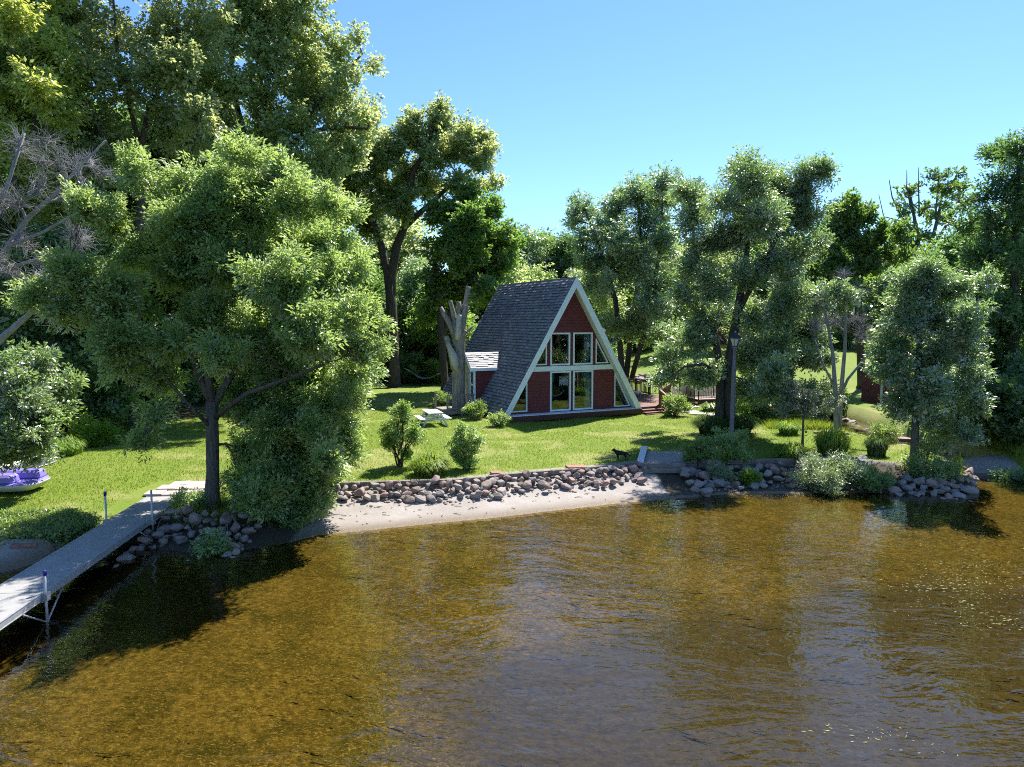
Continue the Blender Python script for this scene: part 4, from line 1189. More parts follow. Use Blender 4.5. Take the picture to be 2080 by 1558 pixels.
roof_r = roof_courses('roof', 1, house)
mb = MB()
for s in (-1, 1):
    mb.prism([(0, RZ + .07), (s * .16, RZ + .07 - .16 * SL), (s * .16, RZ + .02 - .16 * SL), (0, RZ + .02)], 1, -.02, HL)
mb.build('ridge_cap', M_roof, house)

# rake boards, two steps of trim, and the soffit behind them
for s in (-1, 1):
    mb = MB()
    def q(t, n): return (s * (HWD - t * dx + n * dz), EZ + t * dz + n * dx)
    wd_ = .25 / dx * dz * 0 + .25
    top, bot = (0, RZ + .03), (s * (HWD + .02), EZ - .02)
    inner_top, inner_bot = (0, RZ - .27 * sl / HWD), (s * (HWD - .27 / dz), EZ - .02)
    mb.prism([bot, top, inner_top, inner_bot], 1, -.06, .0)
    mb.prism([(s * (HWD + .05), EZ - .02), (0, RZ + .085), (0, RZ - .06), (s * (HWD - .06), EZ - .02)], 1, -.095, -.06)
    mb.build('rake_board', M_trim, house, recalc=True)
    mb = MB()
    a, b_ = .165, .20
    mb.prism([(s * (HWD - a / dz), EZ), (0, RZ - a * sl / HWD), (0, RZ - b_ * sl / HWD), (s * (HWD - b_ / dz), EZ)], 1, .002, .62)
    mb.build('soffit', M_cream, house)

FY0, FY1 = .55, .67
def roof_u(z, inset=.22):
    return (RZ - z) / SL - inset / dz
apex = RZ - .22 * sl / HWD
Wn = {  # openings in the front wall, (u, z) corners
    'ul': [(-1.34, 3.04), (-.06, 3.04), (-.06, 4.88), (-1.34, 4.88)],
    'ur': [(.15, 3.04), (1.44, 3.04), (1.44, 4.88), (.15, 4.88)],
    'll': [(-1.34, .42), (.0, .42), (.0, 2.69), (-1.34, 2.69)],
    'lr': [(.16, .42), (1.50, .42), (1.50, 2.69), (.16, 2.69)],
    'utl': [(-2.47, 3.08), (-1.57, 3.08), (-1.57, 4.40)],
    'utr': [(1.67, 3.08), (2.56, 3.08), (1.67, 4.56)],
    'ltl': [(-3.96, .50), (-2.80, .50), (-2.80, 2.36)],
    'ltr': [(3.0, .46), (4.14, .46), (3.0, 2.50)],
}
wall_out = [(-roof_u(.36), .36), (roof_u(.36), .36), (0, apex)]
panel('front_wall', M_shake, wall_out, list(Wn.values()), FY0, FY1, house)

def inset_poly(poly, d):
    n = len(poly)
    out = []
    area = sum(poly[i][0] * poly[(i + 1) % n][1] - poly[(i + 1) % n][0] * poly[i][1] for i in range(n))
    sg = 1 if area > 0 else -1
    for i in range(n):
        p0, p1, p2 = Vector(poly[i - 1]), Vector(poly[i]), Vector(poly[(i + 1) % n])
        e1, e2 = (p1 - p0).normalized(), (p2 - p1).normalized()
        n1, n2 = Vector((-e1.y, e1.x)) * sg, Vector((-e2.y, e2.x)) * sg
        b = (n1 + n2)
        b = b / max(.15, b.dot(n1))
        out.append(tuple(p1 + b * d))
    return out

for kx, poly in Wn.items():
    w = panel('window', M_trim, inset_poly(poly, -.004), [inset_poly(poly, .085 if len(poly) == 4 else .06)], FY0 - .045, FY0 + .09, house)
    gp = inset_poly(poly, .05)
    m = MB().prism(gp, 1, FY0 + .035, FY0 + .045)
    m.build('pane', M_glass, w)

# band between the floors, base ledge and fascia
mb = MB()
zb0, zb1 = 2.715, 2.995
mb.prism([(-roof_u(zb0, .2), zb0), (roof_u(zb0, .2), zb0), (roof_u(zb1, .2), zb1), (-roof_u(zb1, .2), zb1)], 1, FY0 - .075, FY0 - .004)
mb.build('floor_band', M_trim, house)
mb = MB().box((0, .24, .345), (8.62, .62, .05))
mb.build('front_ledge', M_trim, house, .008)
mb = MB().box((0, -.10, .19), (9.05, .05, .29)).box((4.50, .24, .19), (.05, .62, .29)).box((-4.50, .24, .19), (.05, .62, .29))
mb.build('fascia', M_fascia, house)
for u_ in (-3.4, -1.1, 1.2, 3.4):
    MB().box((u_, .15, .02), (.14, .14, .34)).build('pier', M_greywood, house)
# walls of the room behind the glass
mb = MB()
mb.prism([(-roof_u(.36, .3), .36), (roof_u(.36, .3), .36), (0, RZ - .3 * sl / HWD)], 1, HL - .2, HL - .05)
mb.box((0, 5.2, .38), (8.3, 8.9, .06))
mb.box((0, 5.4, 2.86), (5.4, 8.4, .12))
mb.box((0, 6.2, 1.6), (6.4, .1, 2.3))
mb.build('room', M_interior, house)
mb = MB()
def curtain_strip(u0, u1, z0, z1, y, folds, tie=0.0):
    nseg = folds * 4
    vs, fs = [], []
    for i in range(nseg + 1):
        t = i / nseg
        for j, tz in enumerate((0, .35, .7, 1)):
            g = 1 - tie * (1 - abs(tz - .3) / .7) if tie else 1
            u = u0 + (u1 - u0) * t * g
            vs.append((u, y + .04 * math.sin(t * folds * 2 * PI), z0 + (z1 - z0) * tz))
    for i in range(nseg):
        for j in range(3):
            a = i * 4 + j
            fs.append((a, a + 4, a + 5, a + 1))
    return MB().add(vs, fs, True)
curtain_strip(1.34, .98, 3.08, 4.86, FY1 + .07, 5).build('curtain', M_curtain, house)
curtain_strip(1.42, .92, .5, 2.66, FY1 + .07, 5, .35).build('curtain', M_curtain, house)
curtain_strip(-1.28, -.98, 1.1, 2.66, FY1 + .07, 4, .4).build('curtain', M_curtain, house)
curtain_strip(.22, .36, 1.7, 2.66, FY1 + .07, 3, .3).build('curtain', M_lace, house)
curtain_strip(-1.30, -1.12, 3.06, 4.86, FY1 + .07, 3).build('curtain', M_curtain, house)
mb = MB()
mb.tube([(.2 + 1.2 * t, FY1 + .5, 1.12 + .32 * (2 * t - 1) ** 2) for t in np.linspace(0, 1, 9)], .05, 6)
mb.tube([(-1.25 + 1.2 * t, FY1 + .5, 1.22 + .30 * (2 * t - 1) ** 2) for t in np.linspace(0, 1, 9)], .045, 6)
mb.build('hammock_chair', M_lace, house)

# entry dormer on the left slope
dor = MB()
ny0, ny1, nr = 3.95, 5.55, 4.75
wz = 2.70
u_out = -4.55
def roof_at(z): return -(RZ - z) / SL
for yy, t in ((ny0, .08), (ny1 - .08, .08)):
    dor.prism([(u_out, .30), (-(RZ - .30) / SL + .05, .30), (roof_at(wz) + .12, wz + .05), (u_out, wz + .05)], 1, yy, yy + t)
dm = dor.build('dormer', M_lap, house)
# gable face with its door and side light
g = MB()
g.prism([(ny0 + .08, .36), (ny1 - .08, .36), (ny1 - .08, wz), (nr, 3.5), (ny0 + .08, wz)], 0, u_out + .02, u_out + .1)
g.build('gable_wall', M_trim, dm)
g = MB()
g.box((u_out - .01, 4.24, 1.75), (.06, .36, 1.75))
g.build('window_frame', M_trim, dm)
g = MB()
g.box((u_out - .045, 4.24, 2.18), (.02, .24, .70)).box((u_out - .045, 4.24, 1.36), (.02, .24, .70))
g.build('pane', M_lantern_roof, dm)
g = MB().box((u_out - .015, 4.95, 1.38), (.06, .84, 2.0))
g.build('door', M_white, dm)
# corner board
MB().box((u_out - .012, ny0 - .012, 1.53), (.09, .09, 2.4)).build('corner_board', M_trim, dm)
# dormer roof: pale shingle courses on both slopes
rf = MB()
rnd = random.Random(9)
ez_, rz_, half = 2.76, 3.66, .98
dsl = math.hypot(half, rz_ - ez_)
for s in (-1, 1):
    rows = 9
    for r in range(rows):
        a0, a1 = r / rows, min(1.0, (r + 1.2) / rows)
        u = -4.86
        while u < -2.2:
            w = .3 + rnd.random() * .12
            um = max(roof_at(ez_ + (rz_ - ez_) * a0) - .05, -9)
            uu = min(u + w - .006, um + .02)
            if uu > u + .04:
                lift = rnd.choice((.02, .03, .04))
                y0_, z0_ = nr + s * half * (1 - a0), ez_ + (rz_ - ez_) * a0
                y1_, z1_ = nr + s * half * (1 - a1), ez_ + (rz_ - ez_) * a1
                v = []
                for U in (u, uu):
                    v += [(U, y0_, z0_ - .01), (U, y0_ + s * lift * .7, z0_ + lift), (U, y1_, z1_ + .008), (U, y1_, z1_ - .01)]
                rf.add(v, [(0, 1, 2, 3), (7, 6, 5, 4), (0, 4, 5, 1), (1, 5, 6, 2), (2, 6, 7, 3), (3, 7, 4, 0)])
            u += w
rf.build('dormer_roof', M_roof2, house)
tr = MB()
for s in (-1, 1):
    tr.prism([(nr + s * half, ez_ - .02), (nr, rz_ - .02), (nr, rz_ - .14), (nr + s * half, ez_ - .16)], 0, -4.90, -4.84)
    tr.prism([(nr + s * (half - .02), ez_ - .015), (nr, rz_ - .025), (nr, rz_ - .05), (nr + s * (half - .02), ez_ - .04)], 0, -4.84, -3.3)
    tr.box((-3.96, nr + s * (half + .012), ez_ - .07), (1.78, .03, .16))
tr.build('dormer_fascia', M_trim, house)

# small gabled roof on the right slope
rr_ = MB()
rr_.prism([(6.6, 5.55), (7.7, 4.72), (8.8, 5.55)], 0, 1.6, 4.0)
ry = [1.2, 2.15, 3.1]
rr = MB()
pk = (2.3, 5.85)
rr.prism([(1.35, 5.90), (3.45, 5.02), (3.45, 4.94), (1.35, 5.80)], 1, 2.4, 5.6)
rr.build('side_dormer_roof', M_roof2, house)
rr = MB()
rr.prism([(1.4, 5.795), (3.43, 4.935), (3.43, 4.905), (1.4, 5.765)], 1, 2.42, 5.58)
rr.prism([(1.35, 5.93), (3.50, 5.03), (3.50, 4.86), (1.35, 5.76)], 1, 2.34, 2.40)
rr.box((3.49, 4.0, 4.95), (.05, 3.2, .17))
rr.build('side_dormer_fascia', M_trim, house)
rr = MB()
rr.prism([(1.2, 3.6), (3.05, 3.6), (3.05, 4.95), (1.2, 5.70)], 1, 2.75, 5.3)
rr.build('side_dormer_wall', M_lap, house)

# ------------------------------------------------------------------ left porch with steps
porch = thing('porch', 'small weathered grey wooden porch with railing and steps beside the entry dormer', 'porch', hw(-5.4, 5.0, 0), HA)
mb = MB()
for i in range(9):
    mb.box((0, -.95 + i * .24, .30), (1.75, .22, .04))
mb.box((-.84, 0, .2), (.05, 2.1, .18)).box((.1, -1.07, .2), (1.9, .04, .18))
mb.build('floor', M_greywood, porch)
mb = MB()
posts = [(-.86, -1.05), (.02, -1.05), (.84, -1.05), (-.86, 1.05)]
for x, y in posts:
    mb.box((x, y, .62), (.10, .10, 1.24))
def rail_run(p, q, z0, n):
    mb.beam((p[0], p[1], z0 + .92), (q[0], q[1], z0 + .92), .12, .05)
    mb.beam((p[0], p[1], z0 + .14), (q[0], q[1], z0 + .14), .05, .08)
    for i in range(1, n):
        t = i / n
        mb.box((p[0] + (q[0] - p[0]) * t, p[1] + (q[1] - p[1]) * t, z0 + .53), (.04, .04, .74))
rail_run((-.86, -1.05), (.84, -1.05), .3, 12)
mb.build('railing', M_greywood, porch)
mb = MB()
mb.box((-1.08, .35, .19), (.36, 1.2, .045)).box((-1.06, .35, .08), (.03, 1.2, .16)).box((-1.42, .35, .07), (.36, 1.2, .045)).box((-1.58, .35, .02), (.03, 1.2, .10))
mb.box((-1.25, -.27, .07), (.7, .04, .2)).box((-1.25, .97, .07), (.7, .04, .2))
mb.build('steps', M_greywood, porch)

# ------------------------------------------------------------------ right deck
deck = thing('wooden_deck', 'red brown wooden deck with stairs and railings on the right side of the cottage', 'deck', hw(0, 0, 0), HA)
dp = [(4.62, .45), (6.25, .45), (9.7, 3.75), (9.7, 8.6), (4.62, 8.6)]
mb = MB()
nb = 28
for i in range(nb):
    y0 = .45 + i * (8.15 / nb)
    y1 = y0 + 8.15 / nb - .012
    xr = 9.7 if y0 > 3.75 else 6.25 + (y0 - .45) * (3.45 / 3.30)
    mb.box(((4.62 + xr) / 2, (y0 + y1) / 2, .335), (xr - 4.62, y1 - y0, .04))
mb.build('boards', M_deckboard, deck)
mb = MB()
for i in range(5):
    a, b_ = dp[i], dp[(i + 1) % 5]
    if i == 4: continue
    mb.beam((a[0], a[1], .21), (b_[0], b_[1], .21), .05, .21)
mb.build('rim', M_fascia, deck)
mb = MB()
for k_, (yo, zt) in enumerate(((.10, .22), (-.25, .105))):
    mb.box((5.45, yo + .02, zt), (1.65, .36, .045)).box((5.45, yo - .13, zt - .08), (1.62, .03, .15))
mb.box((5.45, -.42, .02), (1.7, .3, .05))
mb.build('stairs', M_deckboard, deck)
mb = MB()
def run(p, q, z0, z1, n, top=.98):
    mb.beam((p[0], p[1], z0 + top), (q[0], q[1], z1 + top), .14, .045)
    mb.beam((p[0], p[1], z0 + .12), (q[0], q[1], z1 + .12), .045, .09)
    for i in range(1, n):
        t = i / n
        mb.box((p[0] + (q[0] - p[0]) * t, p[1] + (q[1] - p[1]) * t, z0 + (z1 - z0) * t + .56), (.045, .045, .86))
for x, y, z in ((6.32, .5, .35), (6.35, -.5, .0), (9.6, 3.72, .35), (9.6, 6.0, .35), (9.6, 8.5, .35), (7.2, 8.5, .35), (4.75, 8.5, .35)):
    mb.box((x, y, z + .42), (.11, .11, 1.16))
run((6.35, -.5), (6.32, .5), -.1, .35, 6)
run((6.32, .5), (9.6, 3.72), .35, .35, 26)
run((9.6, 6.0), (9.6, 8.5), .35, .35, 16)
run((9.6, 8.5), (7.2, 8.5), .35, .35, 15)
run((7.2, 8.5), (4.75, 8.5), .35, .35, 15)
mb.build('railing', M_railwood, deck)

def patio_chair(loc, rz, label, mat=None):
    t = thing('patio_chair', label, 'chair', loc, rz, 'chairs on the deck')
    mb = MB()
    for s in (-1, 1):
        mb.tube([(s * .28, -.30, 0), (s * .28, -.26, .42), (s * .28, .18, .40), (s * .28, .36, 1.0)], .016, 6)
        mb.tube([(s * .28, .36, .0), (s * .28, .20, .40)], .016, 6)
        mb.tube([(s * .30, -.26, .62), (s * .30, .24, .62)], .018, 6)
        mb.tube([(s * .30, -.26, .40), (s * .30, -.26, .62)], .014, 6)
    mb.tube([(-.28, -.3, .03), (.28, -.3, .03)], .012, 6)
    mb.build('frame', M_iron, t)
    MB().box((0, -.04, .45), (.52, .48, .09)).build('seat_cushion', mat or M_cushion, t, .03)
    mm = Matrix.Rotation(math.radians(-17), 3, 'X')
    MB().box((0, .30, .78), (.52, .09, .58), mm).build('back_cushion', mat or M_cushion, t, .03)
    return t
patio_chair(hw(6.3, 5.2, .36), HA - .95, 'patio chair with a mauve patterned cushion on the deck beside the cottage')
patio_chair(hw(8.4, 7.2, .36), HA + .5, 'dark patio chair at the back rail of the deck', M_cloth)
t = thing('round_stool', 'small round stool with a pale top beside the mauve cushioned chair', 'stool', hw(7.05, 3.9, .36), HA)
mb = MB()
for a in (0, 2.1, 4.2):
    mb.tube([(.25 * math.cos(a), .25 * math.sin(a), 0), (.16 * math.cos(a), .16 * math.sin(a), .44)], .014, 6)
mb.lathe([(.17, .20), (.18, .215), (.17, .23)], 14)
mb.build('legs', M_iron, t)
MB().lathe([(.02, .43), (.27, .44), (.30, .49), (.26, .55), (.02, .57)], 20).build('seat', M_hullwhite, t)

# ------------------------------------------------------------------ iron fence and footbridge over the creek
def iron_fence(name, label, pts, h=1.15, z=0.0, gap=.115):
    t = thing(name, label, 'fence', (pts[0][0], pts[0][1], z))
    o = Vector((pts[0][0], pts[0][1], z))
    po, ra, pk = MB(), MB(), MB()
    for i, p in enumerate(pts):
        q = Vector((p[0], p[1], z)) - o
        po.box(q + Vector((0, 0, h / 2 + .02)), (.06, .06, h + .1)).box(q + Vector((0, 0, h + .09)), (.08, .08, .04))
    for a, b_ in zip(pts[:-1], pts[1:]):
        A, B = Vector((a[0], a[1], z)) - o, Vector((b_[0], b_[1], z)) - o
        for zz in (.10, h - .16, h):
            ra.beam(A + Vector((0, 0, zz)), B + Vector((0, 0, zz)), .028, .035)
        n = int((B - A).length / gap)
        for i in range(1, n):
            c = A.lerp(B, i / n)
            pk.box(c + Vector((0, 0, h / 2 + .02)), (.018, .018, h - .1))
    po.build('post', M_iron, t)
    ra.build('rail', M_iron, t)
    pk.build('pickets', M_iron, t)
    return t
bA, bB = np.array([12.3, 46.6]), np.array([20.6, 49.0])   # near edge of the bridge
bd = unit(bB - bA)
bn = np.array([-bd[1], bd[0]])
BZ = .38
br = thing('footbridge', 'low wooden footbridge across the creek behind the lamp ash', 'bridge', (bA[0], bA[1], 0))
mb = MB()
Lb = np.linalg.norm(bB - bA)
for i in range(int(Lb / .15)):
    c = bA + bd * (.15 * i + .07) + bn * .75 - bA
    mb.box((c[0], c[1], BZ - .02), (.142, 1.5, .04), Matrix.Rotation(math.atan2(bd[1], bd[0]), 3, 'Z'))
mb.build('boards', M_bridge, br)
mb = MB()
for o_ in (.05, 1.45):
    a = bn * o_
    b_ = bB - bA + bn * o_
    mb.beam((a[0], a[1], BZ - .19), (b_[0], b_[1], BZ - .19), .09, .28)
mb.build('beams', M_fascia, br)
iron_fence('iron_railing', 'black iron picket railing along the near side of the footbridge', [tuple(bA + bd * t) for t in (.0, 2.05, 4.1, 6.2, 8.3)], 1.1, BZ - .02)
iron_fence('iron_railing', 'black iron picket railing along the far side of the footbridge', [tuple(bA + bd * t + bn * 1.5) for t in (.0, 2.05, 4.1, 6.2, 8.3)], 1.1, BZ - .02)
iron_fence('iron_fence', 'short black iron picket fence running from the deck corner to the bridge', [tuple(G(1379, 812)[:2]), tuple(G(1395, 819)[:2]), tuple(G(1410, 827)[:2])], 1.25)
iron_fence('iron_fence', 'black iron picket fence behind the deck chairs', [(9.2, 52.5), (11.2, 53.0), (13.2, 52.2)], 1.2, .0)

# flagstones leading to the bridge
for i, (px, py, w, d, lab) in enumerate(((1400, 836, 1.5, .9, 'large pale flagstone nearest the deck shrub'), (1424, 840, 1.9, .8, 'long pale flagstone in front of the striped plant'), (1452, 843, 1.2, .6, 'small pale flagstone nearest the lamp ash trunk'), (1404, 828, 1.2, .9, 'pale flagstone at the foot of the iron fence'))):
    p = G(px, py)
    poly = [(w / 2 * math.cos(a) * random.uniform(.85, 1.1), d / 2 * math.sin(a) * random.uniform(.85, 1.1)) for a in np.linspace(0, 2 * PI, 8)[:-1]]
    o = MB().prism(poly, 2, -.06, .06).build('flagstone', M_flag)
    o.location = (p[0], p[1], ground(p[0], p[1]) + .01)
    o.rotation_euler = (0, 0, random.uniform(-.3, .3))
    tag(o, lab, 'flagstone', 'flagstones by the bridge')

# ------------------------------------------------------------------ red shed behind the silver tree
shp = P(1806, 786, 48.5)
shed = thing('shed', 'small dark red shed with white trim half hidden behind the young silver tree', 'shed', (shp[0], shp[1], ground(shp[0], shp[1])), .12)
MB().box((0, 0, 1.0), (2.6, 2.2, 2.1)).build('walls', M_shed, shed)
mb = MB()
mb.prism([(-1.4, 2.0), (0, 2.7), (1.4, 2.0), (1.4, 1.92), (0, 2.6), (-1.4, 1.92)], 1, -1.3, 1.3)
mb.build('roof', M_shedroof, shed)
mb = MB()
for s in (-1, 1):
    mb.box((s * 1.3, -1.1, 1.0), (.12, .08, 2.0))
mb.box((.45, -1.12, 1.25), (.75, .05, .85))
mb.build('trim', M_white, shed)
MB().box((.45, -1.15, 1.25), (.58, .03, .68)).build('window', M_lantern_roof, shed)
shp = P(1468, 730, 96)
barn = thing('barn', 'dark red building far back between the lamp ash trunks', 'barn', (shp[0], shp[1], ground(shp[0], shp[1]) - .2), .1)
MB().box((0, 0, 1.5), (7.5, 5, 3.0)).build('walls', M_shed, barn)
MB().prism([(-2.8, 2.95), (0, 4.6), (2.8, 2.95), (2.8, 2.85), (0, 4.5), (-2.8, 2.85)], 0, -4, 4).build('roof', M_shedroof, barn)
MB().box((0, -2.53, 1.3), (2.4, .06, 2.5)).build('door', M_fascia, barn)
# ------------------------------------------------------------------ the cut-back trunk beside the cottage
SD = 42.4
stub = thing('pollarded_tree', 'cut-back tree trunk with sawn limb stumps and no leaves, beside the cottage', 'tree stump', G(933, 842))
so = Vector(G(933, 842))
def zs(pts):
    W, R = [], []
    for p in pts:
        x, y = 860 + p[0] / 5.194, 570 + p[1] / 5.194
        d = SD + (p[3] if len(p) > 3 else 0)
        W.append(Vector(P(x, y, d)) - so)
        R.append(p[2] / 5.194 / FPX * d)
    return W, R
mb = MB()
for pth in ([(375, 1425, 100), (375, 1370, 76), (372, 1200, 68), (370, 1000, 68), (378, 800, 64), (388, 640, 55), (402, 500, 44), (420, 400, 38), (445, 310, 30), (462, 262, 27)],
            [(330, 930, 40, -.1), (300, 800, 34, -.15), (270, 690, 28, -.2), (245, 605, 30, -.25), (238, 585, 27, -.25)],
            [(340, 690, 38), (325, 560, 34, .15), (275, 450, 30, .2), (215, 350, 24, .25), (185, 280, 18, .3)],
            [(345, 560, 34, .1), (335, 460, 30, .3), (318, 350, 25, .4), (290, 240, 22, .5), (282, 212, 20, .5)],
            [(392, 480, 32, .2), (385, 380, 28, .3), (376, 290, 27, .3), (370, 222, 26, .3)],
            [(420, 420, 30, .25), (435, 300, 27, .35), (448, 200, 25, .4), (468, 90, 26, .45), (474, 60, 24, .45)],
            [(405, 590, 30, -.1), (428, 550, 26, -.12), (440, 520, 20, -.15)], [(440, 555, 16, -.1), (480, 525, 14, -.1), (520, 482, 10, -.1)]):
    w, r = zs(pth)
    mb.tube(w, r, 14, wob=.10)
mb.build('trunk', B_stub, stub, recalc=False)
w, r = zs([(360, 625, 22, -.72), (365, 570, 30, -.70), (372, 470, 29, -.62), (374, 380, 27, -.55), (375, 362, 26, -.54)])
MB().tube(w, r, 12, wob=.06).build('peeled_limb', M_peeled, stub, recalc=False)
mb = MB()
w, r = zs([(352, 950, 10, -.62), (335, 880, 42, -.58), (318, 800, 44, -.52), (285, 720, 27, -.40), (262, 670, 24, -.34), (258, 655, 12, -.32)])
mb.tube(w, r, 12)
mb.build('bare_wood_patch', M_peeled, stub, recalc=False)

# ------------------------------------------------------------------ lamp post
lp = G(1485, 905)
lamp = thing('lamp_post', 'tall slim grey lamp post with a lantern, standing on the lawn by the shrubs', 'lamp post', (lp[0], lp[1], ground(lp[0], lp[1])))
lamp.rotation_euler = (0, math.radians(.6), 0)
LD = lp[1]
ph = 5.6 + (650 - 706) / FPX * LD
MB().lathe([(.14, -.05), (.14, .12), (.105, .2), (.098, ph * .6), (.088, ph * .78), (.10, ph * .785), (.10, ph * .80), (.078, ph * .81), (.074, ph - .06), (.11, ph - .02), (.12, ph + .04), (.08, ph + .06)], 18).build('post', M_post, lamp)
mb = MB()
for i in range(6):
    a = i * PI / 3
    mb.beam((.115 * math.cos(a), .115 * math.sin(a), ph + .05), (.23 * math.cos(a), .23 * math.sin(a), ph + .42), .02, .02)
mb.lathe([(.12, ph + .03), (.125, ph + .07), (.1, ph + .08)], 6, smooth=False)
mb.lathe([(.235, ph + .40), (.24, ph + .43), (.2, ph + .435)], 6, smooth=False)
cage = mb.build('lantern_cage', M_lantern_roof, lamp)
MB().lathe([(.10, ph + .075), (.215, ph + .41), (.0, ph + .412)], 6, smooth=False).build('lantern_glass', M_lantern_glass, lamp)
MB().lathe([(.31, ph + .43), (.30, ph + .455), (.12, ph + .60), (.10, ph + .63), (.05, ph + .66), (.0, ph + .67)], 6, smooth=False).build('lantern_roof', M_lantern_roof, lamp)
MB().lathe([(.03, ph + .655), (.045, ph + .69), (.03, ph + .72), (.0, ph + .74)], 10).build('finial', M_galv, lamp)

# ------------------------------------------------------------------ picnic table
pt = thing('picnic_table', 'worn white wooden picnic table on the lawn in front of the porch', 'picnic table', G(879, 864), HA - .12)
mb = MB()
for i in range(5):
    mb.box((-.32 + i * .16, .0, .745), (.15, 1.75, .04))
mb.build('tabletop', M_table, pt)
for s in (-1, 1):
    mb = MB()
    for i in range(2):
        mb.box((s * (.62 + i * .155), 0, .445), (.145, 1.75, .04))
    mb.build('bench', M_table, pt)
for y in (-.62, .62):
    for s in (-1, 1):
        MB().beam((s * .28, y, .73), (s * .66, y, .0), .10, .045, (0, 1, 0)).build('leg', M_table, pt)
    MB().box((0, y + .05, .40), (1.52, .04, .10)).build('cross_bar', M_table, pt)
    MB().box((0, y + .05, .70), (.72, .04, .08)).build('cleat', M_table, pt)
MB().beam((0, -.55, .42), (0, 0, .70), .08, .04).build('brace', M_table, pt)

# ------------------------------------------------------------------ hammock on its stand behind
hp = G(862, 783)
hm = thing('hammock', 'grey cloth hammock slung on ropes behind the lawn right of the cottonwood trunk', 'hammock', (hp[0], hp[1], ground(hp[0], hp[1])), .0)
mb = MB()
ns, nw = 16, 6
vs, fs = [], []
for i in range(ns + 1):
    t = i / ns
    x = -1.15 + 2.3 * t
    zc = .55 + .62 * (2 * t - 1) ** 2 * (1.15 if t < .5 else .75)
    wd = .55 * math.sin(PI * (.08 + .84 * t)) + .05
    for j in range(nw + 1):
        v = j / nw * 2 - 1
        vs.append((x, v * wd, zc + .18 * v * v * wd))
for i in range(ns):
    for j in range(nw):
        a = i * (nw + 1) + j
        fs.append((a, a + nw + 1, a + nw + 2, a + 1))
mb.add(vs, fs, True)
mb.build('bed', M_cloth, hm)
mb = MB()
for v in (-1, -.3, .3, 1):
    mb.tube([(1.15, v * .15, .98 + .02 * v), (1.85, 0, 1.20)], .012, 5)
    mb.tube([(-1.15, v * .15, 1.22), (-1.75, 0, 1.55)], .012, 5)
mb.build('ropes', M_rope, hm)
mb = MB()
mb.tube([(1.85, 0, 1.22), (2.0, 0, .6), (1.7, 0, .04), (-1.6, 0, .04), (-1.95, 0, .7), (-1.75, 0, 1.57)], .035, 8)
mb.tube([(1.0, -.6, .03), (1.0, .6, .03)], .03, 6)
mb.tube([(-1.0, -.6, .03), (-1.0, .6, .03)], .03, 6)
mb.build('stand', M_iron, hm)

# ------------------------------------------------------------------ dog on the lip of the lawn
dg = G(1262, 934.5)
dog = thing('dog', 'black dog standing on the lawn edge above the beach, facing left', 'dog', (dg[0], dg[1], ground(dg[0], dg[1])), math.radians(6))
def skin_body(name, verts, edges, radii, mat, parent, sub=2):
    me = bpy.data.meshes.new(name)
    me.from_pydata(verts, edges, [])
    o = put(bpy.data.objects.new(name, me), parent)
    sk = o.modifiers.new('skin', 'SKIN')
    lay = me.skin_vertices[0].data if me.skin_vertices else None
    if lay is None:
        bm = bmesh.new(); bm.from_mesh(me); bm.verts.layers.skin.verify(); bm.to_mesh(me); bm.free()
        lay = me.skin_vertices[0].data
    for i, r in enumerate(radii):
        rr = r if isinstance(r, tuple) else (r, r)
        lay[i].radius = rr
        lay[i].use_root = (i == 0)
    sk.use_smooth_shade = True
    o.modifiers.new('sub', 'SUBSURF').levels = sub
    o.modifiers['sub'].render_levels = sub
    me.materials.append(mat)
    return o
dv = [(.26, 0, .47), (.08, 0, .45), (-.12, 0, .47), (-.27, 0, .46), (-.37, 0, .57), (-.45, 0, .66), (-.55, 0, .645), (-.63, 0, .62),      # pelvis .. muzzle
      (.33, 0, .45), (.44, 0, .34), (.55, 0, .27), (.62, 0, .27),                                                                             # tail
      (.24, .075, .40), (.20, .08, .28), (.30, .08, .17), (.285, .08, .03), (.24, .08, .012),                                                # hind leg: knee forward, hock back
      (.26, -.075, .40), (.24, -.08, .28), (.35, -.08, .17), (.335, -.08, .03), (.29, -.08, .012),
      (-.24, .08, .36), (-.22, .08, .24), (-.235, .08, .14), (-.235, .08, .03), (-.28, .08, .012),
      (-.25, -.08, .36), (-.20, -.08, .24), (-.205, -.08, .14), (-.205, -.08, .03), (-.25, -.08, .012),
      (-.445, .05, .71), (-.44, .065, .755), (-.445, -.05, .71), (-.44, -.065, .755)]
de = [(0, 1), (1, 2), (2, 3), (3, 4), (4, 5), (5, 6), (6, 7), (0, 8), (8, 9), (9, 10), (10, 11), (0, 12), (12, 13), (13, 14), (14, 15), (15, 16), (0, 17), (17, 18), (18, 19), (19, 20), (20, 21),
      (3, 22), (22, 23), (23, 24), (24, 25), (25, 26), (3, 27), (27, 28), (28, 29), (29, 30), (30, 31), (5, 32), (32, 33), (5, 34), (34, 35)]
dr = [.135, .125, .15, .145, .095, .085, .05, .034, .05, .035, .035, .015, .07, .05, .026, .022, .026, .07, .05, .026, .022, .026, .06, .036, .026, .022, .026, .06, .036, .026, .022, .026, .028, .012, .028, .012]
dog.scale = (.66, .66, .66)
skin_body('body', dv, de, dr, M_dog, dog)
mb = MB()
for s in (-1, 1):
    mb.lathe([(.0, -.012), (.010, -.006), (.012, 0), (.010, .006), (.0, .012)], 8, (-.515, s * .048, .675))
mb.build('eyes', M_iron, dog)

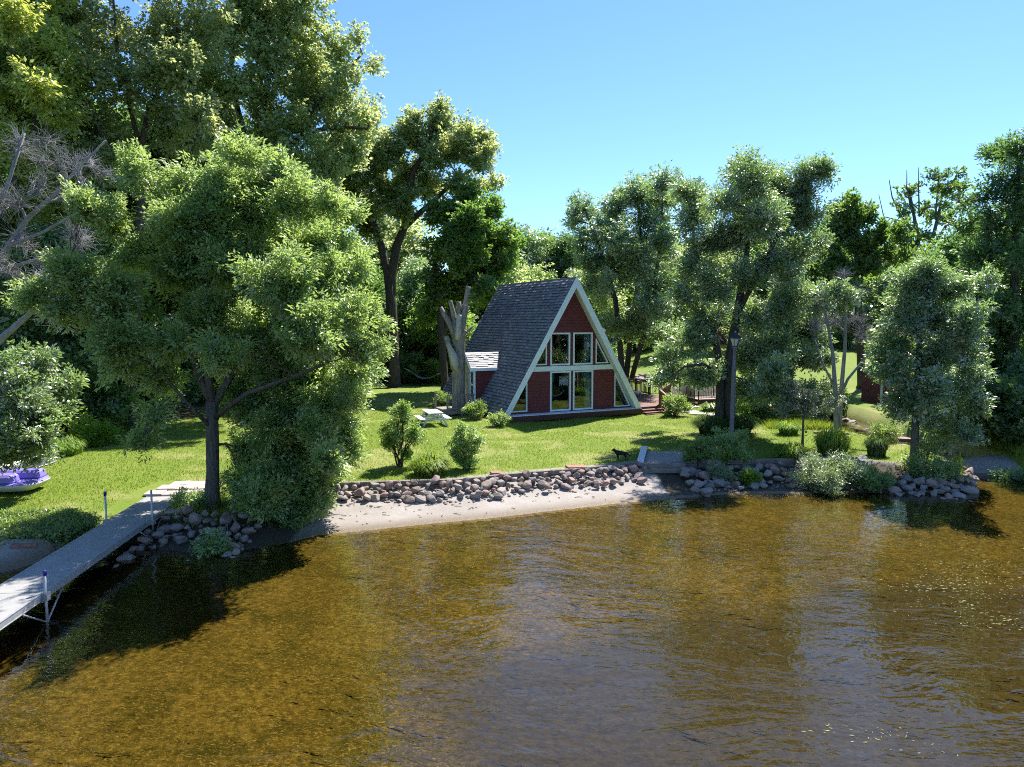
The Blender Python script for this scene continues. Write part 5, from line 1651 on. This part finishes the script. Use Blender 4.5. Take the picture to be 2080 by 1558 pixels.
# ------------------------------------------------------------------ boats at the left edge
pb = G(8, 996)
pedal = thing('pedal_boat', 'purple and white plastic pedal boat pulled up on the grass at the left edge', 'pedal boat', (pb[0], pb[1], ground(pb[0], pb[1])), math.radians(8))
mb = MB()
def hull(z0, z1, hx, hy, inset):
    def ring(z, k):
        out = []
        for i in range(28):
            a = 2 * PI * i / 28
            cx, cy = math.cos(a), math.sin(a)
            e = .45
            out.append(((hx - k) * math.copysign(abs(cx) ** e, cx), (hy - k) * math.copysign(abs(cy) ** e, cy), z))
        return out
    return ring
rg_ = hull(0, 0, 1.25, .78, 0)
rings = [rg_(.08, .30), rg_(.12, .16), rg_(.26, .03), rg_(.30, .0), rg_(.33, .01)]
vs = sum(rings, [])
fs = [(i * 28 + j, i * 28 + (j + 1) % 28, (i + 1) * 28 + (j + 1) % 28, (i + 1) * 28 + j) for i in range(4) for j in range(28)]
fs += [tuple(reversed(range(28)))]
mb.add(vs, fs, True)
mb.build('lower_hull', M_hullwhite, pedal)
mb = MB()
r2 = [rg_(.30, .012), rg_(.36, .03), rg_(.38, .10)]
vs = sum(r2, [])
fs = [(i * 28 + j, i * 28 + (j + 1) % 28, (i + 1) * 28 + (j + 1) % 28, (i + 1) * 28 + j) for i in range(2) for j in range(28)] + [tuple(range(56, 84))]
mb.add(vs, fs, True)
mb.build('deck_hull', M_pedal, pedal)
for yy, x0, x1 in ((-.40, -1.0, .62), (.36, -1.0, 1.08)):
    MB().box(((x0 + x1) / 2, yy, .50), (x1 - x0, .56, .30), taper=.93).build('seat_moulding', M_pedal, pedal, .07)
MB().tube([(-.1, -.05, .38), (-.1, -.05, .72)], .02, 6).build('tiller', M_iron, pedal)

cp0, cp1 = G(8, 962), G(112, 938)
cc = (cp0 + cp1) / 2
canoe = thing('canoe', 'dull aluminium canoe lying upside down on the grass behind the purple pedal boat', 'canoe', (cp1[0], cp1[1], ground(cp1[0], cp1[1])), math.atan2(cp1[1] - cp0[1], cp1[0] - cp0[0]))
mb = MB()
vs, fs = [], []
nsx, nc = 24, 14
for i in range(nsx + 1):
    t = i / nsx
    x = -4.9 + 4.95 * t
    s = math.sin(PI * t) ** .55
    w_ = .46 * s + .004
    hgt = .46 + .16 * (abs(2 * t - 1)) ** 4
    for j in range(nc + 1):
        a = PI * j / nc
        e = .8
        vs.append((x, -w_ * math.copysign(abs(math.cos(a)) ** e, math.cos(a)), .03 + (hgt) * math.sin(a) ** .62 * (1 if s > .2 else .9)))
for i in range(nsx):
    for j in range(nc):
        a = i * (nc + 1) + j
        fs.append((a, a + 1, a + nc + 2, a + nc + 1))
mb.add(vs, fs, True)
mb.build('hull', M_canoe, canoe)
mb = MB()
for s in (-1, 1):
    mb.tube([(-4.9 + 4.95 * t, s * (.47 * math.sin(PI * t) ** .55 + .004), .04) for t in np.linspace(0, 1, 20)], .022, 6)
mb.build('gunwale', M_alu, canoe)

# ------------------------------------------------------------------ dock
DZ0 = -.05
eL, eR = [G(225, 1055, DZ0)[:2], G(0, 1182, DZ0)[:2]], [G(305, 1055, DZ0)[:2], G(0, 1283, DZ0)[:2]]
ddir = unit(unit(eL[0] - eL[1]) + unit(eR[0] - eR[1]))
dside = np.array([ddir[1], -ddir[0]])
mid_ = (eL[0] + eR[0]) / 2
HWK = float(((eR[0] - eL[0]) @ dside)) / 2
j1 = mid_.copy()
dend = j1 + ddir * float((G(337, 1009, DZ0)[:2] - j1) @ ddir)
A1 = float((dend - j1) @ ddir)
A2 = float((dend - G(112, 1203, DZ0)[:2]) @ ddir)
DZ = -.05
dock = thing('dock', 'long grey aluminium framed boat dock running from the lawn into the lake', 'dock', (dend[0], dend[1], 0))
def dk(a, s, z):      # a metres out from the shore end, s sideways
    p = -ddir * a + dside * s
    return (p[0], p[1], z)
M_dockdeck = paint('grey_dock_deck', (.32, .315, .305), .6, .08, 2.2, .5, 55, stretch=(1, 1, 1), dirt=(.24, .235, .225))
sections = [(0.0, A1 - .005), (A1 + .005, A2 - .005), (A2 + .005, 2 * A2 - A1), (2 * A2 - A1 + .01, 2 * A2 - A1 + 5.4)]
drot = Matrix.Rotation(math.atan2(ddir[1], ddir[0]), 3, 'Z')
for a0, a1 in sections:
    mb = MB()
    z = DZ - (0.0 if a0 > 0 else 0)
    n = max(1, round((a1 - a0) / 1.35))
    for i in range(n):
        b0, b1 = a0 + (a1 - a0) * i / n + .004, a0 + (a1 - a0) * (i + 1) / n - .004
        mb.box(dk((b0 + b1) / 2, 0, z), (b1 - b0, 2 * HWK - .06, .03), drot)
    sec = mb.build('deck_section', M_dockdeck, dock)
    mb = MB()
    for s in (-1, 1):
        mb.beam(dk(a0, s * HWK, z - .055), dk(a1, s * HWK, z - .055), .05, .15)
        mb.beam(dk(a0, s * (HWK + .008), z + .012), dk(a1, s * (HWK + .008), z + .012), .05, .014)
        mb.beam(dk(a0, s * (HWK + .006), z - .125), dk(a1, s * (HWK + .006), z - .125), .06, .012)
    mb.beam(dk(a0 + .02, -HWK, z - .06), dk(a0 + .02, HWK, z - .06), .04, .14)
    mb.beam(dk(a1 - .02, -HWK, z - .06), dk(a1 - .02, HWK, z - .06), .04, .14)
    mb.build('side_rail', M_galv, sec)
def bedz(a, s):
    p = dk(a, s, 0)
    return ground(p[0] + dend[0], p[1] + dend[1])
for a, s, cap, hh in ((A1 + .05, -HWK - .07, True, .80), (A1 + .05, HWK + .06, False, .84), (A2 + .05, HWK + .07, True, .46), (2 * A2 - A1 + .05, HWK + .07, True, .5), (2 * A2 - A1 + .05, -HWK - .07, True, .5)):
    zb = bedz(a, s) - .1
    x, y, _ = dk(a, s, 0)
    mb = MB()
    mb.tube([(x, y, zb), (x, y, DZ + hh)], .028, 10)
    po = mb.build('dock_post', M_galv, dock)
    mb = MB().box((x, y, DZ - .06), (.13, .13, .17))
    mb.build('bracket', M_galv, po)
    mb = MB()
    for d_ in (-.75, .75):
        x2, y2, _ = dk(a + d_, s - math.copysign(.05, s), 0)
        mb.tube([(x, y, DZ - .62), (x2, y2, DZ - .14)], .018, 6)
    if zb < -.55: mb.build('brace', M_galv, po)
    if cap:
        MB().lathe([(.040, 0), (.042, .09), (.036, .11), (.0, .115)], 12, (x, y, DZ + hh - .08)).build('cap', M_bluecap, po)

# pavers at the head of the dock
pgrp = 'pavers at the head of the dock'
for i in range(3):
    for j in range(3):
        a, s = -.34 - i * .56, -.45 + j * .57 + i * .20
        x, y, _ = dk(a, s, 0)
        x, y = x + dend[0], y + dend[1]
        o = MB().box((0, 0, 0), (.54, .56, .06)).build('paver', M_paver, None, .008)
        o.location = (x, y, ground(x, y) + .035)
        o.rotation_euler = (random.uniform(-.015, .015), random.uniform(-.015, .015), math.atan2(ddir[1], ddir[0]) + random.uniform(-.02, .02))
        tag(o, 'square pinkish concrete paver laid in the patch between the dock and the lawn', 'paver', pgrp)
for (px, py, w, d, lab) in ((55, 1108, .62, .5, 'reddish paver lying on the sand left of the dock'), (1170, 951, .75, .42, 'flat red brick slab on the lawn edge above the timber wall'), (1008, 963, .42, .34, 'small reddish paver beside the pointed shrub')):
    p = G(px, py, -.35 if px < 100 else 0)
    o = MB().box((0, 0, 0), (w, d, .08)).build('paver', M_brick, None, .01)
    o.location = (p[0], p[1], ground(p[0], p[1]) + .05)
    o.rotation_euler = (.02, .03, .25)
    tag(o, lab, 'paver')

# ------------------------------------------------------------------ timber edging
def timber_run(name, label, pts, zt, hgt, w, parts):
    t = thing(name, label, 'retaining wall', (pts[0][0], pts[0][1], 0))
    o = Vector((pts[0][0], pts[0][1], 0))
    for k_ in range(parts):
        mb = MB()
        for a, b_ in zip(pts[:-1], pts[1:]):
            A, B = Vector((a[0], a[1], 0)) - o, Vector((b_[0], b_[1], 0)) - o
            L = (B - A).length
            n = max(1, round(L / 2.6))
            for i in range(n):
                p, q = A.lerp(B, (i + .004) / n), A.lerp(B, (i + .996) / n)
                j = Vector((random.uniform(-.012, .012), random.uniform(-.012, .012), random.uniform(-.012, .012)))
                zz = Vector((0, 0, zt - hgt * (k_ + .5)))
                mb.beam(p + zz + j, q + zz + j, w, hgt - .008)
        mb.build('timber', M_timber, t, .012)
    return t
timber_run('timber_wall', 'old grey timber edging holding the lawn above the stones left of the beach steps', [tuple(np.array(p) - [0, .06]) for p in wall_left[1:]], .05, .17, .17, 2)
timber_run('timber_wall', 'old timber edging above the boulders right of the beach steps', [tuple(np.array(p) - [0, .06]) for p in wall_right], .12, .19, .19, 2)
st = thing('timber_steps', 'sandy timber steps from the lawn down to the beach', 'steps', tuple(G(1345, 945)))
so_ = Vector(G(1345, 945))
def tb(px0, px1, py, z, w, h):
    a, b_ = Vector(G(px0, py, z)) - so_, Vector(G(px1, py, z)) - so_
    return MB().beam(a, b_, w, h)
tb(1300, 1392, 945, -.02, .16, .17).build('step_timber', M_timber, st, .01)
tb(1300, 1390, 956, -.20, .16, .18).build('step_timber', M_timber, st, .01)
tb(1304, 1388, 960, -.32, .15, .14).build('step_timber', M_timber, st, .01)
mb = MB()
p0, p1 = Vector(G(1300, 944, .0)) - so_, Vector(G(1309, 915, .0)) - so_
mb.beam(p0 + Vector((0, 0, .10)), p1 + Vector((0, 0, .16)), .26, .07)
mb.build('side_board', M_table, st, .008)
MB().beam(p0 + Vector((.0, .05, -.2)), p0 + Vector((0, .05, .08)), .1, .1).build('board_post', M_timber, st)

# old stump on the point
sp = G(1745, 940)
stt = thing('old_stump', 'weathered grey stump at the end of the right timber wall', 'stump', (sp[0], sp[1], ground(sp[0], sp[1]) - .1))
mb = MB()
ks = 22
prof = [(0.40, 0), (.33, .2), (.31, .45), (.30, .62)]
vs, fs = [], []
for i, (r, z) in enumerate(prof):
    for j in range(ks):
        a = 2 * PI * j / ks
        rr = r * (1 + .12 * math.sin(5 * a) + .06 * math.sin(11 * a + 1))
        vs.append((rr * math.cos(a), rr * math.sin(a), z + (.10 * math.sin(a * 2 + .5) + random.uniform(-.04, .05) if i == 3 else 0)))
vs.append((0, 0, .58))
for i in range(3):
    for j in range(ks):
        fs.append((i * ks + j, i * ks + (j + 1) % ks, (i + 1) * ks + (j + 1) % ks, (i + 1) * ks + j))
for j in range(ks):
    fs.append((3 * ks + j, 3 * ks + (j + 1) % ks, len(vs) - 1))
mb.add(vs, fs)
mb.build('wood', B_pale, stt, recalc=True)
MB().box((-.30, -.16, .5), (.14, .10, .42), Matrix.Rotation(.12, 3, 'Y')).build('splinter', M_timber, stt)

# ------------------------------------------------------------------ stones
def stone_mesh(i):
    bm = bmesh.new()
    bmesh.ops.create_icosphere(bm, subdivisions=3, radius=.5)
    off = Vector((i * 7.3, i * 3.1, i * 1.7))
    r_ = random.Random(i * 13 + 5)
    planes = [(Vector((r_.gauss(0, 1), r_.gauss(0, 1), r_.gauss(0, 1))).normalized(), r_.uniform(.24, .40)) for _ in range(9)]
    for v in bm.verts:
        p = v.co.copy()
        for n_, d_ in planes:
            k_ = p.dot(n_) - d_
            if k_ > 0: p -= n_ * k_ * .96
        p *= 1 + .11 * mnoise.noise(p * 2.2 + off) + .05 * mnoise.noise(p * 6 + off)
        v.co = Vector((p.x * 1.12, p.y * .95, p.z * .82))
    for f in bm.faces: f.smooth = True
    me = bpy.data.meshes.new('stone')
    bm.to_mesh(me); bm.free()
    me.materials.append(M_stone)
    return me
STONES = [stone_mesh(i) for i in range(9)]
placed = []
def stone(x, y, s, label, group, lift=0.0):
    o = bpy.data.objects.new('field_stone', random.choice(STONES))
    put(o)
    o.location = (x, y, ground(x, y) + s * .20 + lift)
    o.scale = (s * random.uniform(.9, 1.3), s * random.uniform(.85, 1.15), s * random.uniform(.75, 1.1))
    o.rotation_euler = (random.uniform(-.5, .5), random.uniform(-.5, .5), random.uniform(0, 6.28))
    tag(o, label, 'stone', group)
    placed.append((x, y, s))
def scatter(n, sampler, smin, smax, label, group, pack=.40, tries=9000):
    loc, c = [], 0
    for _ in range(tries):
        if c >= n: break
        x, y, lift = sampler()
        s = random.uniform(smin, smax) * random.choice((.8, 1, 1, 1.15))
        if all((x - a) ** 2 + (y - b_) ** 2 > (pack * (s + r)) ** 2 for a, b_, r in loc):
            loc.append((x, y, s)); c += 1
            stone(x, y, s, label, group, lift)
def along(line, lo, hi, t0=0.0, t1=1.0):
    line = np.array(line)
    seg = np.hypot(*np.diff(line, axis=0).T)
    cum = np.concatenate([[0], np.cumsum(seg)])
    def f():
        t = random.uniform(t0, t1) * cum[-1]
        i = min(len(seg) - 1, int(np.searchsorted(cum, t) - 1)) if t > 0 else 0
        i = max(0, i)
        p = line[i] + (line[i + 1] - line[i]) * ((t - cum[i]) / seg[i])
        d = random.random()
        dist = lo + (hi - lo) * d
        return p[0] + random.uniform(-.1, .1), p[1] - dist, .20 * (1 - d) ** 1.2
    return f
scatter(135, along(wall_left[1:], .22, 1.22), .20, .40, 'pinkish or grey field stone in the sunlit bank between the lawn timber and the beach', 'field stones banked left of the beach steps', .34)
scatter(8, along(wall_left[3:], 1.3, 1.6), .20, .34, 'loose stone lying on the sand in front of the sunlit stone bank', 'loose stones on the sand')
right_line = [tuple(G(x, y, -.05)[:2]) for x, y in [(1385, 948), (1508, 944), (1620, 941), (1722, 944), (1800, 955), (1870, 958), (1930, 964)]]
scatter(105, along(right_line, .10, 1.75, 0, 1), .24, .48, 'rounded grey or pink boulder in the bank right of the beach steps', 'boulders banked right of the beach steps', .36)
tip = [tuple(G(x, y, WATER)[:2]) for x, y in [(1900, 1000), (1950, 996), (1978, 985), (1960, 968), (1930, 955)]]
scatter(16, along(tip, -.35, .15), .28, .50, 'boulder at the waterline round the tip of the rocky point', 'boulders at the tip of the point')
ashline = [tuple(G(x, y, -.3)[:2]) for x, y in [(290, 1085), (330, 1062), (400, 1050), (470, 1052), (520, 1070)]]
scatter(60, along(ashline, -.05, 1.75), .20, .38, 'shaded grey stone on the bank under the ash beside the dock', 'stones under the ash tree', .38)
cr = [tuple(G(x, y, -.5)[:2]) for x, y in [(1660, 846), (1720, 848), (1760, 866), (1800, 880), (1850, 890), (1900, 905), (1940, 920)]]
scatter(34, along(cr, -.7, .5), .28, .62, 'grey stone along the far bank of the creek', 'stones along the creek')
scatter(9, along([tuple(G(x, y)[:2]) for x, y in [(1640, 884), (1670, 888), (1720, 892)]], -.2, .3), .25, .45, 'pale stone on the near bank of the creek by the lawn', 'pale stones on the near creek bank')
scatter(16, along([tuple(G(x, y)[:2]) for x, y in [(1288, 777), (1300, 771), (1322, 776)]], -1.6, 1.6), .45, .8, 'pale boulder in the heap behind the deck', 'boulders heaped behind the deck')
for px, py, s, lab in ((1390, 968, .52, 'pale bluish grey boulder at the right edge of the beach, left one of the pair'), (1404, 968, .50, 'pale pointed boulder at the right edge of the beach, right one of the pair'), (1435, 996, .55, 'flat dark slab lying at the waterline of the beach in shade'), (1500, 838, .45, 'pale round stone at the foot of the lamp ash'), (1965, 988, .62, 'large flat boulder at the very tip of the rocky point')):
    p = G(px, py, -.45 if py > 900 else 0)
    stone(p[0], p[1], s, lab, None)

def rubble():
    lo_ = []
    for m_ in STONES[:3]:
        bm = bmesh.new(); bmesh.ops.create_icosphere(bm, subdivisions=1, radius=.5)
        for v in bm.verts: v.co *= random.uniform(.75, 1.2)
        lo_.append((np.array([v.co[:] for v in bm.verts]), [tuple(x.index for x in f.verts) for f in bm.faces])); bm.free()
    mb = MB()
    for fn, n in ((along(wall_left[1:], .1, 1.5), 420), (along(right_line, .05, 1.8), 420), (along(ashline, -.1, 1.5), 160), (along(cr, -.6, .6), 160)):
        for _ in range(n):
            x, y, l = fn()
            vs, fs = random.choice(lo_)
            s_ = random.uniform(.06, .17)
            a = random.uniform(0, 6.28)
            c_, q_ = math.cos(a), math.sin(a)
            z = ground(x, y) + l * .3
            mb.add([(x + (p[0] * c_ - p[1] * q_) * s_, y + (p[0] * q_ + p[1] * c_) * s_, z + p[2] * s_ * .7) for p in vs], fs)
    b = N('rubble_stone')
    rp = b.n('NewGeometry').outputs['Random Per Island']
    n1 = b.noise(b.coord('Object'), 14, 4)
    c_ = b.ramp(rp, [(.0, (.24, .19, .16)), (.3, (.30, .19, .15)), (.6, (.18, .165, .155)), (1, (.34, .29, .25))])
    o = mb.build('stone_rubble', b.surf(b.bsdf(b.mix(b.math('MULTIPLY', n1, .4), c_, (.15, .13, .12)), .9, .2, b.bump(n1, .5, .02))), recalc=False)
    tag(o, kind='stuff')
rubble()

# grey gravel mound on the right bank
gm = G(2010, 915, .1)
bm = bmesh.new()
bmesh.ops.create_grid(bm, x_segments=60, y_segments=40, size=1)
for v in bm.verts:
    r = math.hypot(v.co.x, v.co.y)
    v.co.z = .78 * max(0, 1 - r * r) ** .8 + (.08 * mnoise.noise(v.co * 4) + .04 * mnoise.noise(v.co * 11)) * max(0, 1 - r) - .1
    v.co.x *= 2.7
    v.co.y *= 1.7
for f in bm.faces: f.smooth = True
me = bpy.data.meshes.new('gravel_mound')
bm.to_mesh(me); bm.free()
me.materials.append(paint('grey_gravel', (.24, .225, .21), .95, .3, 14, 1.0, 45, dirt=(.12, .11, .10)))
o = put(bpy.data.objects.new('gravel_mound', me))
o.location = (gm[0] + .6, gm[1], ground(gm[0], gm[1]))
tag(o, 'low mound of grey gravel on the creek bank at the right edge', 'gravel mound', kind=None)

# brush pile and twigs left at the wood's edge
bp = G(352, 852)
br_o = Vector((bp[0], bp[1], ground(bp[0], bp[1])))
mb = MB()
for i in range(70):
    a = random.uniform(0, 6.28)
    p = Vector((random.gauss(0, .8), random.gauss(0, .5), random.uniform(.05, .5)))
    d_ = Vector((math.cos(a), math.sin(a) * .6, random.uniform(-.15, .45))) * random.uniform(.5, 1.3)
    p = p + br_o
    mb.tube([p - d_ * .5, p + Vector((0, 0, .08)), p + d_ * .5], [.022, .016, .008], 5, cap=False)
tag(mb.build('brush_debris', B_dark, None, recalc=False), kind='stuff')

# twigs, leaves and wrack on the sand
def beach_litter():
    mb = MB()
    n = 0
    while n < 110:
        px, py = random.uniform(650, 1440), random.uniform(985, 1075)
        p = G(px, py, -.55)
        z, wet, inl, dl, ds = terrain([(p[0], p[1])])
        if wet[0] or inl[0] or ds[0] < .35: continue
        n += 1
        a = random.gauss(.1, .7)
        L = random.choice((.04, .06, .09, .14, .28))
        d_ = Vector((math.cos(a), math.sin(a), 0)) * L
        q = Vector((p[0], p[1], z[0] + .012))
        mb.tube([q - d_ * .5, q + Vector((random.gauss(0, .02), random.gauss(0, .02), .012)), q + d_ * .5], [.008, .010, .004], 4, cap=False)
    o = mb.build('driftwood_litter', B_dark, None, recalc=False)
    tag(o, kind='stuff')
beach_litter()

# floating algae and water weed
def weeds_in_water():
    def mat():
        b = N('water_weed')
        at = b.n('Attribute', attribute_name='rnd').outputs['Fac']
        c = b.ramp(at, [(.1, (.07, .09, .015)), (.6, (.15, .165, .04)), (.95, (.30, .29, .12))])
        return b.surf(b.bsdf(c, .6, .3))
    m = mat()
    pos = []
    for px, py, sx, sy, n in ((1560, 1003, 90, 4, 420), (1500, 1002, 40, 3, 160), (1700, 1004, 60, 3, 120), (1985, 1185, 70, 14, 200), (1880, 1190, 45, 8, 90), (2030, 1260, 55, 10, 110), (1930, 1225, 60, 10, 90), (1960, 1150, 60, 8, 90), (1790, 1490, 40, 10, 30), (1690, 1480, 25, 6, 14), (1870, 1520, 40, 10, 12), (2000, 1100, 60, 12, 50)):
        for _ in range(n):
            pos.append(G(random.gauss(px, sx), random.gauss(py, sy), WATER + .006))
    pos = np.array(pos)
    k = inside(pos[:, :2], lake_poly)
    pos = pos[k]
    n = len(pos)
    a = rng.uniform(0, 6.28, n)
    d = np.stack([np.cos(a), np.sin(a) * .6, np.zeros(n)], 1)
    s = np.stack([-d[:, 1], d[:, 0], np.zeros(n)], 1)
    L = rng.uniform(.012, .05, (n, 1))
    pos[:, 2] += rng.random(n) * .004
    q = np.stack([pos - d * L, pos - s * L * .3, pos + d * L, pos + s * L * .3], 1).reshape(-1, 3)
    tag(put(bpy.data.objects.new('floating_algae', np_mesh('floating_algae', q, 4, m, rng.random(n)))), kind='stuff')
weeds_in_water()
# ------------------------------------------------------------------ light, sky, camera
SUN_AZ, SUN_EL = math.radians(30), math.radians(54)
w = bpy.data.worlds.new('World')
S.world = w
w.use_nodes = True
nt = w.node_tree
nt.nodes.clear()
sky = nt.nodes.new('ShaderNodeTexSky')
sky.sky_type = 'NISHITA'
sky.sun_disc = False
sky.sun_elevation = SUN_EL
sky.sun_rotation = SUN_AZ
sky.altitude = 300
sky.air_density = 1.0
sky.dust_density = 0.15
sky.ozone_density = 2.5
bg = nt.nodes.new('ShaderNodeBackground')
bg.inputs[1].default_value = .09
wo = nt.nodes.new('ShaderNodeOutputWorld')
tint = nt.nodes.new('ShaderNodeMix')
tint.data_type = 'RGBA'
tint.blend_type = 'MULTIPLY'
tint.inputs[0].default_value = 1.0
tint.inputs[7].default_value = (.68, .885, 1.12, 1)
nt.links.new(sky.outputs[0], tint.inputs[6])
nt.links.new(tint.outputs[2], bg.inputs[0])
nt.links.new(bg.outputs[0], wo.inputs[0])
sd = Vector((math.sin(SUN_AZ) * math.cos(SUN_EL), math.cos(SUN_AZ) * math.cos(SUN_EL), math.sin(SUN_EL)))
ld = bpy.data.lights.new('sun', 'SUN')
ld.energy = 5.0
ld.angle = math.radians(.5)
ld.color = (1, .95, .87)
lo = put(bpy.data.objects.new('sun', ld))
lo.rotation_euler = sd.to_track_quat('Z', 'Y').to_euler()
lo.location = (20, 40, 40)
cd = bpy.data.cameras.new('camera')
cd.sensor_width = 36
cd.lens = 36 * FPX / 2080
cd.clip_start = .1
cd.clip_end = 3000
co = put(bpy.data.objects.new('camera', cd))
co.location = (0, 0, CAMH)
co.rotation_euler = (PI / 2 - PITCH, 0, 0)
S.camera = co
S.view_settings.view_transform = 'Standard'
S.view_settings.look = 'None'
S.view_settings.gamma = 1
S.view_settings.exposure = 1.17
c = S.cycles
c.max_bounces = 8
c.diffuse_bounces = 6
c.glossy_bounces = 3
c.transmission_bounces = 6
c.transparent_max_bounces = 8
c.sample_clamp_indirect = 4
c.caustics_reflective = False
c.caustics_refractive = False
c.use_adaptive_sampling = True
c.adaptive_threshold = .015
c.use_denoising = False
c.pixel_filter_type = 'BLACKMAN_HARRIS'
c.filter_width = 1.05
